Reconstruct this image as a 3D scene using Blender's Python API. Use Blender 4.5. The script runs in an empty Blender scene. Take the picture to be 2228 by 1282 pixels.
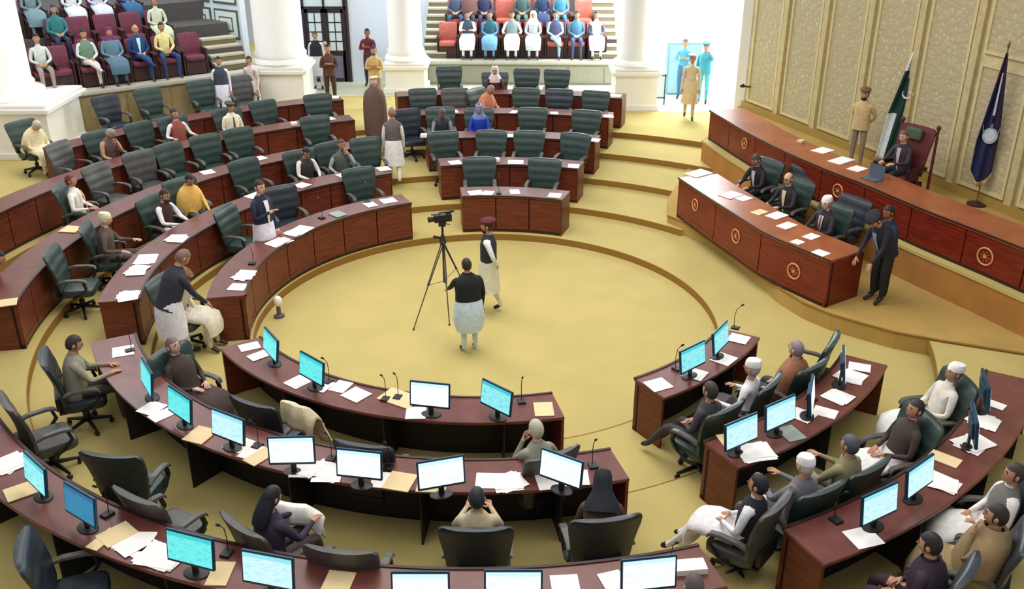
import bpy, bmesh, math, random
from mathutils import Vector, Matrix
random.seed(7)
PI = math.pi; R = math.radians
scene = bpy.context.scene
COL = scene.collection

# ------------------------------------------------------------------ camera
CAM_H = 7.3; PITCH = R(25.02); FPX = 2091.0; PW, PH = 2228, 1282
cd = bpy.data.cameras.new('camera'); cam = bpy.data.objects.new('camera', cd); COL.objects.link(cam)
cam.location = (0, 0, CAM_H); cam.rotation_euler = (PI/2 - PITCH, 0, 0)
cd.sensor_fit = 'HORIZONTAL'; cd.sensor_width = 36; cd.lens = 36*FPX/PW; cd.clip_end = 200; cd.clip_start = .05
scene.camera = cam

# ------------------------------------------------------------------ world, lamps, exposure
scene.view_settings.view_transform = 'Standard'; scene.view_settings.look = 'None'
scene.view_settings.gamma = 1; scene.view_settings.exposure = 0.0
try: scene.view_settings.use_curve_mapping = False
except Exception: pass
w = bpy.data.worlds.new('hall_ambient'); scene.world = w; w.use_nodes = True
w.node_tree.nodes['Background'].inputs[0].default_value = (.93, .97, 1, 1)
w.node_tree.nodes['Background'].inputs[1].default_value = .38
def area(x, y, z, sx, sy, p, col=(1, .97, .9), tgt=None):
    l = bpy.data.lights.new('unseen_area_light', 'AREA'); l.shape = 'RECTANGLE'; l.size = sx; l.size_y = sy; l.energy = p; l.color = col  # none of these is in view; the lobby ones are added fills
    o = bpy.data.objects.new('unseen_area_light', l); COL.objects.link(o); o.location = (x, y, z)
    if tgt: o.rotation_euler = (Vector(tgt)-Vector((x, y, z))).to_track_quat('-Z', 'Y').to_euler()
    return o
area(-.4, 14.5, 10.5, 8, 8, 920)
area(-7, 20, 10, 6, 6, 350, (1, .98, .95))
area(4.5, 7, 10.5, 6, 6, 330)
area(-5, 5, 10.5, 6, 6, 240)
area(0, 31, 7.5, 18, 5, 1300, (.88, .95, 1))  # added wide fill, a daylight wash over the back of the hall
area(5.2, 29.5, 6.5, 3.5, 5, 800, (.88, .96, 1))  # added fill to whiten the lobby and columns
area(4.6, 30, 4.6, 2.5, 3, 420, (.9, .97, 1), (3.2, 22, .5))  # added, aimed down at the far right steps like lobby daylight
area(-11, 22, 9, 4, 4, 260, (.95, .98, 1))
area(-10.5, 29, 7.5, 6, 5, 260, (.88, .95, 1))

# ------------------------------------------------------------------ helpers
def ray(px, py):
    u = (px-PW/2)/FPX; v = (py-PH/2)/FPX; c, s = math.cos(PITCH), math.sin(PITCH)
    return Vector((u, c - v*s, -(s+v*c)))
def at(px, py, z):
    d = ray(px, py); t = (z-CAM_H)/d.z
    return Vector((d.x*t, d.y*t, z))
def proj(p):
    c, s = math.cos(PITCH), math.sin(PITCH); x, y, z = p[0], p[1], p[2]-CAM_H
    d = y*c - z*s
    return PW/2+FPX*x/d, PH/2 - FPX*(y*s+z*c)/d
CX, CY = -.42, 14.46
TH = [0, .13, .26, .39, .52, .65]                 # heights of the well and the five tiers
TR = [0, 3.82, 5.33, 6.98, 8.6, 10.1, 12.3]       # radii where each tier begins
def tr(k, a):
    u = max(0, min(1, (a-95)/15)); u = u*u*(3-2*u) if a < 200 else 0
    return TR[k]+({4: .22, 5: .32}.get(k, 0))*u
def polar(p):
    return math.degrees(math.atan2(p[1]-CY, p[0]-CX)) % 360, math.hypot(p[0]-CX, p[1]-CY)
def pol(a, r, z=0): return Vector((CX+r*math.cos(R(a)), CY+r*math.sin(R(a)), z))

_m = {}
def mat(name, col, rough=.6, metal=0, var=0, scale=20, bump=0, emit=None, spec=.5, coat=0, grain=None):
    if name in _m: return _m[name]
    m = bpy.data.materials.new(name); m.use_nodes = True; nt = m.node_tree; b = nt.nodes['Principled BSDF']
    b.inputs['Base Color'].default_value = (*col, 1); b.inputs['Roughness'].default_value = rough; b.inputs['Metallic'].default_value = metal
    b.inputs['Specular IOR Level'].default_value = spec
    if coat: b.inputs['Coat Weight'].default_value = coat; b.inputs['Coat Roughness'].default_value = .15
    if emit: b.inputs['Emission Color'].default_value = (*emit[:3], 1); b.inputs['Emission Strength'].default_value = emit[3]
    if var or bump:
        tc = nt.nodes.new('ShaderNodeTexCoord'); mp = nt.nodes.new('ShaderNodeMapping'); n = nt.nodes.new('ShaderNodeTexNoise')
        nt.links.new(tc.outputs['Object'], mp.inputs[0]); nt.links.new(mp.outputs[0], n.inputs['Vector'])
        if grain: mp.inputs['Scale'].default_value = grain
        n.inputs['Scale'].default_value = scale; n.inputs['Detail'].default_value = 4
        if var:
            r = nt.nodes.new('ShaderNodeValToRGB'); r.color_ramp.elements[0].position = .3; r.color_ramp.elements[1].position = .72
            r.color_ramp.elements[0].color = (*[max(0, c*(1-var)) for c in col], 1); r.color_ramp.elements[1].color = (*[min(1, c*(1+var)) for c in col], 1)
            nt.links.new(n.outputs['Fac'], r.inputs[0]); nt.links.new(r.outputs[0], b.inputs['Base Color'])
        if bump:
            bp = nt.nodes.new('ShaderNodeBump'); bp.inputs['Strength'].default_value = bump; bp.inputs['Distance'].default_value = .01
            nt.links.new(n.outputs['Fac'], bp.inputs['Height']); nt.links.new(bp.outputs[0], b.inputs['Normal'])
    _m[name] = m; return m
def srgb(r, g, b):
    f = lambda c: (c/255/12.92) if c/255 <= .04045 else ((c/255+.055)/1.055)**2.4
    return (f(r), f(g), f(b))
def cm(rgb, rough=.8):                             # cloth material by sRGB triple
    return mat('cloth_%d_%d_%d' % rgb, srgb(*rgb), rough, var=.12, scale=14)

M_carpet = mat('ochre_carpet', srgb(193, 175, 112), .95, var=.05, scale=1.3, bump=0, spec=.15)
M_risershade = mat('olive_riser_shade', srgb(146, 108, 40), .8)  # dark olive carries the shade on the step risers
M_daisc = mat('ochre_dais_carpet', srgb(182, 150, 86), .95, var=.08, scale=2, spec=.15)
M_wood = mat('mahogany', srgb(108, 50, 34), .38, var=.3, scale=3, grain=(1, 1, 7), spec=.35)
M_woodr = mat('red_mahogany', srgb(116, 38, 24), .32, var=.3, scale=3, grain=(1, 1, 7), spec=.4)
M_woodd = mat('dark_plinth', srgb(54, 24, 16), .5)
M_top = mat('polished_top', srgb(112, 62, 56), .3, var=.2, scale=4, spec=.5)
M_topr = mat('reflected_gold_top', srgb(158, 84, 48), .28, var=.25, scale=2, spec=.5)  # amber holds the gold reflected in the glossy mahogany
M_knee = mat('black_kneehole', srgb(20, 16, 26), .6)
M_white = mat('white_plaster', srgb(246, 244, 238), .7, var=.02, scale=3)
M_whitec = mat('white_cool_plaster', srgb(232, 240, 246), .7)
M_led = mat('grey_stone_ledge', srgb(186, 182, 168), .7, var=.08, scale=8)
M_sto = mat('tan_panelling', srgb(150, 132, 96), .7, var=.15, scale=6)
M_leath = mat('dark_green_leather', srgb(46, 64, 60), .42, var=.2, scale=9, spec=.6)
M_leatb = mat('dark_slate_leather', srgb(38, 46, 56), .4, var=.2, scale=9, spec=.6)
M_leatg = mat('worn_grey_leather', srgb(76, 74, 72), .45, var=.2, scale=9, spec=.6)
M_blk = mat('black_plastic', srgb(24, 24, 27), .45)
M_arm = mat('grey_armrest', srgb(88, 84, 80), .4)
M_chr = mat('chrome', (.6, .6, .62), .25, metal=1)
M_bez = mat('glow_tinted_bezel', srgb(16, 62, 88), .4)  # teal is the bluish screen glow put into the bezel colour
M_paper = mat('white_paper', srgb(250, 246, 244), .8)
M_fold = mat('manila_card', srgb(232, 208, 160), .8)
M_gold = mat('gold_emblem', srgb(214, 148, 98), .4, emit=None)
M_maroon = mat('maroon_upholstery', srgb(112, 48, 70), .7, var=.15, scale=12)
M_coral = mat('coral_upholstery', srgb(186, 98, 84), .7, var=.15, scale=12)
M_dbrown = mat('dark_brown_base', srgb(62, 34, 30), .6)
M_glass = mat('pane_glass', srgb(225, 240, 245), .15)

def tag(o, label=None, cat=None, group=None, kind=None):
    if label: o['label'] = label
    if cat: o['category'] = cat
    if group: o['group'] = group
    if kind: o['kind'] = kind
    return o
def root(name, loc=(0, 0, 0), rz=0, label=None, cat=None, group=None):
    o = bpy.data.objects.new(name, None); COL.objects.link(o); o.location = loc; o.rotation_euler = (0, 0, rz); o.empty_display_size = .1
    return tag(o, label, cat, group)
class MB:
    def __init__(s): s.v = []; s.f = []; s.mi = []
    def add(s, vs, fs, mi=0):
        n = len(s.v); s.v += [tuple(v) for v in vs]; s.f += [tuple(i+n for i in f) for f in fs]; s.mi += [mi]*len(fs)
    def box(s, x0, x1, y0, y1, z0, z1, mi=0, mtx=None):
        vs = [Vector(p) for p in ((x0, y0, z0), (x1, y0, z0), (x1, y1, z0), (x0, y1, z0), (x0, y0, z1), (x1, y0, z1), (x1, y1, z1), (x0, y1, z1))]
        if mtx: vs = [mtx @ v for v in vs]
        s.add(vs, [(3, 2, 1, 0), (4, 5, 6, 7), (0, 1, 5, 4), (1, 2, 6, 5), (2, 3, 7, 6), (3, 0, 4, 7)], mi)
    def loft(s, rings, cap=True, closed=True, mi=0):
        n = len(rings[0]); base = [p for r in rings for p in r]; fs = []
        for i in range(len(rings)-1):
            for j in range(n if closed else n-1):
                a = i*n+j; b = i*n+(j+1) % n; fs.append((a, b, b+n, a+n))
        if cap and closed:
            fs.append(tuple(range(n))[::-1]); fs.append(tuple(range((len(rings)-1)*n, len(rings)*n)))
        s.add(base, fs, mi)
    def tube(s, p, q, r0, r1=None, n=8, mi=0):
        r1 = r0 if r1 is None else r1; p = Vector(p); q = Vector(q); d = (q-p).normalized(); a = d.orthogonal().normalized(); b = d.cross(a)
        s.loft([[c+(a*math.cos(t*2*PI/n)+b*math.sin(t*2*PI/n))*r for t in range(n)] for c, r in ((p, r0), (q, r1))], mi=mi)
    def ell(s, c, r, nu=12, nv=8, mi=0, mtx=None):
        vs = []; fs = []
        for i in range(1, nv):
            th = PI*i/nv
            for j in range(nu):
                ph = 2*PI*j/nu; vs.append(Vector((c[0]+r[0]*math.sin(th)*math.cos(ph), c[1]+r[1]*math.sin(th)*math.sin(ph), c[2]+r[2]*math.cos(th))))
        vs.append(Vector((c[0], c[1], c[2]+r[2]))); vs.append(Vector((c[0], c[1], c[2]-r[2]))); t = len(vs)-2
        for i in range(nv-2):
            for j in range(nu):
                a = i*nu+j; b = i*nu+(j+1) % nu; fs.append((a, a+nu, b+nu, b))
        for j in range(nu): fs.append((t, j, (j+1) % nu)); fs.append((t+1, (nv-2)*nu+(j+1) % nu, (nv-2)*nu+j))
        if mtx: vs = [mtx @ v for v in vs]
        s.add(vs, fs, mi)
    def mesh(s, name, mats, smooth=False, bevel=0):
        me = bpy.data.meshes.new(name); me.from_pydata(s.v, [], s.f)
        for m in (mats if isinstance(mats, (list, tuple)) else [mats]): me.materials.append(m)
        me.polygons.foreach_set('material_index', s.mi)
        bm = bmesh.new(); bm.from_mesh(me)
        if bevel:
            bmesh.ops.bevel(bm, geom=[e for e in bm.edges if len(e.link_faces) == 2 and e.calc_face_angle(0) > .6], offset=bevel, segments=2, affect='EDGES', clamp_overlap=True)
        bmesh.ops.recalc_face_normals(bm, faces=bm.faces); bm.to_mesh(me); bm.free()
        if smooth:
            me.polygons.foreach_set('use_smooth', [True]*len(me.polygons))
            try: me.set_sharp_from_angle(angle=R(50))
            except Exception: pass
        me.update(); return me
    def build(s, name, mats, parent=None, smooth=False, bevel=0, loc=None, rz=None):
        return link(name, s.mesh(name, mats, smooth, bevel), parent, loc, rz)
def link(name, me, parent=None, loc=None, rz=None, mtx=None):
    o = bpy.data.objects.new(name, me); COL.objects.link(o)
    if parent: o.parent = parent
    if loc is not None: o.location = loc
    if rz is not None: o.rotation_euler = (0, 0, rz)
    if mtx is not None: o.matrix_local = mtx
    return o
def prism(mb, pts, z0, z1, mi=0, cap=True):
    n = len(pts); vs = [(p[0], p[1], z0) for p in pts]+[(p[0], p[1], z1) for p in pts]
    fs = [(i, (i+1) % n, (i+1) % n+n, i+n) for i in range(n)]
    fs += [tuple(range(n))[::-1], tuple(range(n, 2*n))]
    mb.add(vs, fs, mi)
ORD = ['first', 'second', 'third', 'fourth', 'fifth', 'sixth', 'seventh', 'eighth', 'ninth', 'tenth', 'eleventh', 'twelfth', 'thirteenth', 'fourteenth', 'fifteenth', 'sixteenth', 'seventeenth', 'eighteenth', 'nineteenth', 'twentieth']
def ordn(i, n): return 'leftmost' if i == 0 else 'rightmost' if i == n-1 else ORD[i]+' from the left'
def copy_tree(o, parent=None):
    c = o.copy(); COL.objects.link(c); c.parent = parent
    for ch in list(kids.get(o.name, [])): copy_tree(ch, c)
    return c
kids = {}

# ------------------------------------------------------------------ floor, tiers, steps
def arcp(a0, a1, r, n): return [pol(a0+(a1-a0)*i/n, r) for i in range(n+1)]
fl = MB(); n = 96
fl.add([(*pol(360*i/n, 3.9).xy, 0) for i in range(n)], [tuple(range(n))])
floor = fl.build('floor', M_carpet); tag(floor, kind='structure')
SPAN = {1: (0, 360), 2: (44, 336), 3: (38, 349), 4: (30, 340), 5: (20, 340)}
for k in range(1, 6):
    a0, a1 = SPAN[k]; n = 120; rout = 24 if k in (1, 5) else 18
    mb = MB(); ins = [pol(a0+(a1-a0)*i/n, tr(k, a0+(a1-a0)*i/n)) for i in range(n+1)]; out = arcp(a0, a1, rout, n); z = TH[k]; zl = TH[k-1]-.02
    vs = [(p.x, p.y, z) for p in ins]+[(p.x, p.y, z) for p in out]+[(p.x, p.y, zl) for p in ins]
    fs = []
    for i in range(n):
        fs.append((i, i+1, n+2+i, n+1+i)); fs.append((i, 2*(n+1)+i, 2*(n+1)+i+1, i+1))
    if k > 1:
        for e in (0, n): vs += [(*out[e].xy, zl-.2), (*ins[e].xy, zl-.2)]; q = len(vs); fs.append((e, n+1+e, q-2, q-1))
    mb.add(vs, fs); mb.build('carpet_tier', M_carpet, floor)
    mb = MB()                                           # full riser face, its shade put into the dark olive colour
    for i in range(n):
        aa = a0+(a1-a0)*i/n; ab = a0+(a1-a0)*(i+1)/n
        p = [pol(aa, tr(k, aa)-.012, z-.128), pol(ab, tr(k, ab)-.012, z-.128), pol(ab, tr(k, ab)-.012, z+.004), pol(aa, tr(k, aa)-.012, z+.004), pol(aa, tr(k, aa)+.002, z+.004), pol(ab, tr(k, ab)+.002, z+.004)]
        mb.add(p, [(0, 1, 2, 3), (3, 2, 5, 4)])
    tag(mb.build('step_edge', M_risershade, floor), 'step riser with its shade painted dark olive')
# lobby floor behind the last tier; its pale tone includes painted daylight glare
mb = MB(); mb.box(-8.5, 2.6, 28.0, 44, .5, .657); mb.box(2.6, 8, 26.2, 44, .5, .657); lf = mb.build('floor', mat('glare_pale_lobby_floor', srgb(196, 196, 172), .6, var=.05, scale=2)); tag(lf, kind='structure')

# ------------------------------------------------------------------ dais
ZD, ZP = .43, 1.02
low = [at(x, y, ZD) for x, y in ((1453, 468), (1540, 503), (1600, 543), (1645, 580), (1700, 628), (1750, 658), (1808, 682), (1880, 703), (1950, 722), (2050, 740), (2228, 768))]
low += [Vector((10, 11.9, 0)), Vector((14, 11, 0)), Vector((14, 22, 0)), Vector((4.3, 22.2, 0)), Vector((3.35, 19.6, 0))]
mb = MB(); prism(mb, low, -.02, ZD); d1 = mb.build('floor', M_daisc); tag(d1, kind='structure')
mb = MB()
for i in range(10):
    p, q = low[i], low[i+1]; mb.tube((p.x, p.y, ZD-.012), (q.x, q.y, ZD-.012), .02, n=6)
mb.build('step_edge', M_risershade, d1)  # dais edge takes the same painted riser shade
spf = [at(x, y, 1.72) for x, y in ((1546, 240), (1620, 284), (1700, 326), (1800, 370), (1880, 401), (1950, 431), (2020, 460), (2090, 487), (2160, 514), (2228, 541))]
spf.append(spf[-1]+(spf[-1]-spf[-2])*2.2)
def smooth_path(pts, n):
    L = [0]
    for a, b in zip(pts, pts[1:]): L.append(L[-1]+(Vector(b).xy-Vector(a).xy).length)
    out = []
    for i in range(n+1):
        t = L[-1]*i/n; k = max(j for j in range(len(L)) if L[j] <= t+1e-9); k = min(k, len(pts)-2)
        u = (t-L[k])/(L[k+1]-L[k]); p0 = Vector(pts[max(k-1, 0)]).xy; p1 = Vector(pts[k]).xy; p2 = Vector(pts[k+1]).xy; p3 = Vector(pts[min(k+2, len(pts)-1)]).xy
        p = .5*((2*p1)+(p2-p0)*u+(2*p0-5*p1+4*p2-p3)*u*u+(3*p1-p0-3*p2+p3)*u**3); out.append(p)
    return out
def normals(path, side):
    ns = []
    for i in range(len(path)):
        d = (path[min(i+1, len(path)-1)]-path[max(i-1, 0)]).normalized(); ns.append(Vector((-d.y, d.x))*side)
    return ns
spp = smooth_path(spf, 40); spn = normals(spp, 1)
edge = [p-n*.14 for p, n in zip(spp, spn)]
pf = [Vector((p.x, p.y, 0)) for p in edge]+[Vector((16, 9.5, 0)), Vector((16, 26, 0)), Vector((6.1, 25.6, 0)), Vector((5.5, 23.6, 0))]
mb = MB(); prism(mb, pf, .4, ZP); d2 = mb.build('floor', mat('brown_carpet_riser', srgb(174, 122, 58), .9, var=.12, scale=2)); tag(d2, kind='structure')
mb = MB()
for i in range(40):
    p, q, a, b = edge[i], edge[i+1], spn[i], spn[i+1]
    mb.add([(*(p-a*.02), ZP-.05), (*(q-b*.02), ZP-.05), (*(q-b*.02), ZP+.006), (*(p-a*.02), ZP+.006), (*(p+a*.16), ZP+.006), (*(q+b*.16), ZP+.006)], [(0, 1, 2, 3), (3, 2, 5, 4)])
mb.build('step_edge', M_carpet, d2)
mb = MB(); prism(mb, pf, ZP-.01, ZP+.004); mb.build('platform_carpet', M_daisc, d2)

# ------------------------------------------------------------------ desks
def strip(mb, path, ns, o0, o1, z0, z1, i0=0, i1=None, mi=0):
    i1 = len(path)-1 if i1 is None else i1
    rings = []
    for i in range(i0, i1+1):
        a = path[i]+ns[i]*o0; b = path[i]+ns[i]*o1; rings.append([(a.x, a.y, z0), (b.x, b.y, z0), (b.x, b.y, z1), (a.x, a.y, z1)])
    mb.loft(rings, mi=mi)
DESKS = {}
def desk(key, label, path, side, depth, z, h, npan, mw, mt, emb=(), group=None, ext=True):
    P = npan*4; path = smooth_path([(*p[:2], 0) for p in path], P); ns = normals(path, side)
    c = path[P//2]; t = root('curved_desk', (c.x, c.y, z), 0, label, 'desk', group); c3 = Vector((c.x, c.y, z))
    path = [p-c for p in path]
    def bl(mb, nm, m, parent=t, bevel=0):
        return mb.build(nm, m, parent, bevel=bevel)
    mb = MB(); strip(mb, path, ns, -.03, depth, h-.04, h); bl(mb, 'worktop', mt, bevel=.006)
    mb = MB(); strip(mb, path, ns, -.035, .0, h-.015, h+.012); bl(mb, 'edge_lip', M_woodd)
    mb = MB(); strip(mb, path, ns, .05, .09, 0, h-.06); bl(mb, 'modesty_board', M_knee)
    mb = MB(); strip(mb, path, ns, .01, .07, 0, .07); bl(mb, 'plinth', M_woodd)
    for i in range(npan):
        mb = MB(); a, b = i*4, i*4+4
        q = [path[j].copy() for j in range(a, b+1)]; nn = ns[a:b+1]
        d = (q[1]-q[0]).normalized()*.012; q[0] = q[0]+d; q[-1] = q[-1]-d
        strip(mb, q, nn, 0, .04, .07, h-.055)
        strip(mb, q, nn, -.008, .0, .07, .14); strip(mb, q, nn, -.008, 0, h-.12, h-.055)
        bl(mb, 'front_panel', mw)
    for e, sgn in ((0, 1), (P, -1)):
        d = (path[1]-path[0]).normalized() if e == 0 else (path[-1]-path[-2]).normalized()
        mb = MB(); a = path[e]+ns[e]*.0; b = path[e]+ns[e]*(depth-.02); o = d*.035*sgn
        prism(mb, [a, b, b+o, a+o] if sgn > 0 else [a+o, b+o, b, a], 0, h-.04); bl(mb, 'end_panel', mw)
    for i in range(2, npan, 2):
        e = i*4; mb = MB(); d = (path[e]-path[e-1]).normalized()*.02; a = path[e]+ns[e]*.09; b = path[e]+ns[e]*(depth-.06)
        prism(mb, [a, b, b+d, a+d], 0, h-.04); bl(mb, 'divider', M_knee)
    for px, py, r in emb:                            # gold wheel emblem on the front
        best = None
        for i in range(P*6):
            u = i/6; k = int(u); f = u-k; p = path[k].lerp(path[k+1], f)+c
            for zz in (z+h*.5, ):
                x, y = proj((p.x, p.y, zz)); e = abs(x-px)
                if best is None or e < best[0]: best = (e, p, ns[k])
        p, nn = best[1]-c, best[2]
        lo, hi = 0, h
        for _ in range(30):
            m_ = (lo+hi)/2
            if proj((p.x+c.x, p.y+c.y, z+m_))[1] > py: lo = m_
            else: hi = m_
        zz = min(max(lo, r+.08), h-r-.08)
        mb = MB(); tx = Vector((-nn.y, nn.x, 0)); up = Vector((0, 0, 1)); ce = Vector((p.x, p.y, zz))-Vector((nn.x, nn.y, 0))*.012
        rings = []
        N = 28
        for i in range(N+1):
            a = 2*PI*i/N; dirv = tx*math.cos(a)+up*math.sin(a); rings.append([ce+dirv*(r+.016*math.cos(b*PI/3))-Vector((nn.x, nn.y, 0))*.012*math.sin(b*PI/3) for b in range(6)])
        mb.loft(rings, cap=False)
        for i in range(8):
            a = 2*PI*i/8+.2; dirv = tx*math.cos(a)+up*math.sin(a); mb.tube(ce+dirv*.03, ce+dirv*r*.66, .004, n=4)
        mb.tube(ce, ce-Vector((nn.x, nn.y, 0))*.012, .028, n=10)
        tag(bl(mb, 'wheel_emblem', M_gold), 'gold ring emblem')
    DESKS[key] = (z+h, c3)
    return t
H = .78
BLK = {'L': dict(a=[(114, 192), (113, 193), (112.5, 193), (112, 176), (111.5, 150)], r=[3.86, 5.42, 7.12, 9.02, 10.6], name='left'),
       'C': dict(a=[(69, 98.5), (71, 101.5), (71.5, 102), (72, 103), (72, 104)], r=[3.95, 5.62, 7.3, 9.0, 10.5], name='far centre'),
       'B': dict(a=[(214.5, 284), (205.5, 286.5), (205, 287.5), (240, 288)], r=[3.9, 5.47, 7.42, 9.3], name='near'),
       'R': dict(a=[(301, 331), (297.5, 329), (294.5, 331)], r=[3.98, 5.75, 7.5], name='near right')}
ROWN = ['front', 'second', 'third', 'fourth', 'fifth']
for bk, b in BLK.items():
    for k, ((a0, a1), r) in enumerate(zip(b['a'], b['r'])):
        npan = max(2, round(R(a1-a0)*r/.72)); path = [pol(a0+(a1-a0)*i/24, r) for i in range(25)]
        if bk == 'B' and k == 3: continue
        desk((bk, k), 'long curved mahogany desk, %s row of the %s seating block' % (ROWN[k], b['name']), path, -1, .58, TH[k+1], H, npan, M_wood, M_top if bk in 'BR' else mat('mahogany_top', srgb(104, 50, 38), .35, var=.2, scale=4))
# clerks' desk on the dais
ck = [at(x, y, ZD+.84) for x, y in ((1478, 386), (1515, 411), (1556, 438), (1610, 472), (1668, 508), (1740, 540), (1808, 568))]
desk('clerk', 'curved mahogany clerks\' desk with three gold rings on the lower dais', ck, 1, .85, ZD, .84, 3, M_woodr, M_topr, emb=((1511, 446, .11), (1602, 514, .125), (1731, 590, .13)))
desk('speaker', 'long high red mahogany presiding desk along the upper dais', spf, 1, .85, ZP, .70, 9, M_woodr, M_topr, emb=((1620, 312, .11), (1825, 415, .12), (2145, 558, .14)))

# ------------------------------------------------------------------ gilded wall behind the presiding desk
WA = Vector((6.15, 25.2)); WB = Vector((10.6, 13.9)); wd = (WB-WA).normalized(); wn = Vector((wd.y, -wd.x))   # wn towards the hall
if wn.x > 0: wn = -wn
M_gw = mat('gilded_wall', srgb(205, 190, 150), .5, var=.16, scale=5, spec=.3)
def damask():
    m = bpy.data.materials.new('gilded_carved_panel'); m.use_nodes = True; nt = m.node_tree; b = nt.nodes['Principled BSDF']
    tc = nt.nodes.new('ShaderNodeTexCoord'); v = nt.nodes.new('ShaderNodeTexVoronoi'); v.inputs['Scale'].default_value = 9; v.distance = 'MANHATTAN'
    n = nt.nodes.new('ShaderNodeTexNoise'); n.inputs['Scale'].default_value = 9; n.inputs['Detail'].default_value = 5
    mx = nt.nodes.new('ShaderNodeMath'); mx.operation = 'ADD'; r = nt.nodes.new('ShaderNodeValToRGB')
    nt.links.new(tc.outputs['Object'], v.inputs['Vector']); nt.links.new(tc.outputs['Object'], n.inputs['Vector'])
    nt.links.new(v.outputs['Distance'], mx.inputs[0]); nt.links.new(n.outputs['Fac'], mx.inputs[1]); nt.links.new(mx.outputs[0], r.inputs[0])
    r.color_ramp.elements[0].position = .55; r.color_ramp.elements[0].color = (*srgb(216, 205, 174), 1)
    r.color_ramp.elements[1].position = 1.05; r.color_ramp.elements[1].color = (*srgb(190, 177, 142), 1)
    nt.links.new(r.outputs[0], b.inputs['Base Color']); b.inputs['Roughness'].default_value = .5; b.inputs['Specular IOR Level'].default_value = .3
    bp = nt.nodes.new('ShaderNodeBump'); bp.inputs['Strength'].default_value = .6; bp.inputs['Distance'].default_value = .02; nt.links.new(mx.outputs[0], bp.inputs['Height']); nt.links.new(bp.outputs[0], b.inputs['Normal'])
    return m
M_dam = damask()
def wallpt(s, off, z): p = WA+wd*s+wn*off; return (p.x, p.y, z)
def wbox(mb, s0, s1, o0, o1, z0, z1): mb.add([wallpt(s, o, z) for z in (z0, z1) for s, o in ((s0, o0), (s1, o0), (s1, o1), (s0, o1))], [(3, 2, 1, 0), (4, 5, 6, 7), (0, 1, 5, 4), (1, 2, 6, 5), (2, 3, 7, 6), (3, 0, 4, 7)])
mb = MB(); wbox(mb, 0, 13, -.3, 0, .2, 8.5); gw = mb.build('wall_right', M_gw); tag(gw, kind='structure')
s = .12; k = 0
while s < 12.6:
    for z0, z1 in (((1.3, 8.3),) if s < 6.4 else ((1.3, 3.55), (3.85, 8.3))):
        mb = MB(); wbox(mb, s+.1, s+1.12, 0, .03, z0, z1); mb.build('panel', M_dam, gw)
        mb = MB()
        for a, b_, c, d in ((s+.04, s+.1, z0-.06, z1+.06), (s+1.12, s+1.18, z0-.06, z1+.06), (s+.1, s+1.12, z0-.06, z0), (s+.1, s+1.12, z1, z1+.06)): wbox(mb, a, b_, 0, .06, c, d)
        mb.build('panel_moulding', mat('gilt_moulding', srgb(214, 200, 152), .45, var=.1), gw)
    mb = MB(); wbox(mb, s+1.24, s+1.40, 0, .09, 1.02, 8.4); mb.build('pilaster', mat('gilt_pilaster', srgb(200, 184, 138), .5, var=.12, scale=8), gw)
    s += 1.46
mb = MB(); wbox(mb, 0, 13, 0, .1, ZP, ZP+.18); mb.build('skirting', mat('gilt_skirting', srgb(168, 138, 70), .5, var=.1), gw)
# white return wall beside it, lobby walls
def wallbox(name, p, q, th, z0, z1, m):
    p = Vector(p); q = Vector(q); d = (q-p).normalized(); nn = Vector((-d.y, d.x))*th; mb = MB()
    prism(mb, [p, q, q+nn, p+nn], z0, z1); return tag(mb.build(name, m), kind='structure')
wallbox('wall_right_return', (6.15, 25.25), (8.6, 34), .25, .2, 8.5, M_white)
wallbox('wall_back', (8.8, 34.5), (3.0, 34.5), -.3, .2, 8.5, mat('bright_lobby_wall', srgb(250, 250, 252), .7))

# ------------------------------------------------------------------ white columns
def column(cx, cy, w, shaft, zb, ped, label, group='white columns around the hall', rz=0, wy=1.0):
    t = root('column', (cx, cy, zb), rz, label, 'column', group)
    mb = MB(); y_ = w/2*wy; mb.box(-w/2, w/2, -y_, y_, 0, ped-.18); mb.box(-w/2-.06, w/2+.06, -y_-.06, y_+.06, 0, .15); mb.build('pedestal', M_white, t, bevel=.01)
    mb = MB(); mb.box(-w/2-.1, w/2+.1, -y_-.1, y_+.1, ped-.2, ped-.08); mb.box(-w/2-.04, w/2+.04, -y_-.04, y_+.04, ped-.08, ped); mb.build('cornice', M_white, t, bevel=.02)
    mb = MB(); w5 = min(w*.52, shaft+.22); pr = [(0, w5), (.06, w5+.04), (.14, w5), (.18, shaft+.04), (.28, shaft+.06), (.36, shaft), (7, shaft*.94)]
    mb.loft([[(r*math.cos(2*PI*i/40), r*math.sin(2*PI*i/40), ped+z) for i in range(40)] for z, r in pr]); mb.build('shaft', M_white, t, smooth=True)
    return t
column(3.42, 26.9, 1.15, .42, .65, 1.15, 'white round column on a square pedestal at the right end of the middle gallery')
column(-3.15, 28.9, 1.15, .5, .65, .9, 'white round column on a pedestal between the door and the middle gallery')
column(-6.55, 27.5, 1.45, .68, .65, 1.1, 'thick white round column on a pedestal left of the dark door')
column(-12.35, 22.75, 3.3, .9, .65, 1.28, 'massive white column at the far left edge', wy=.62)

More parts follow.
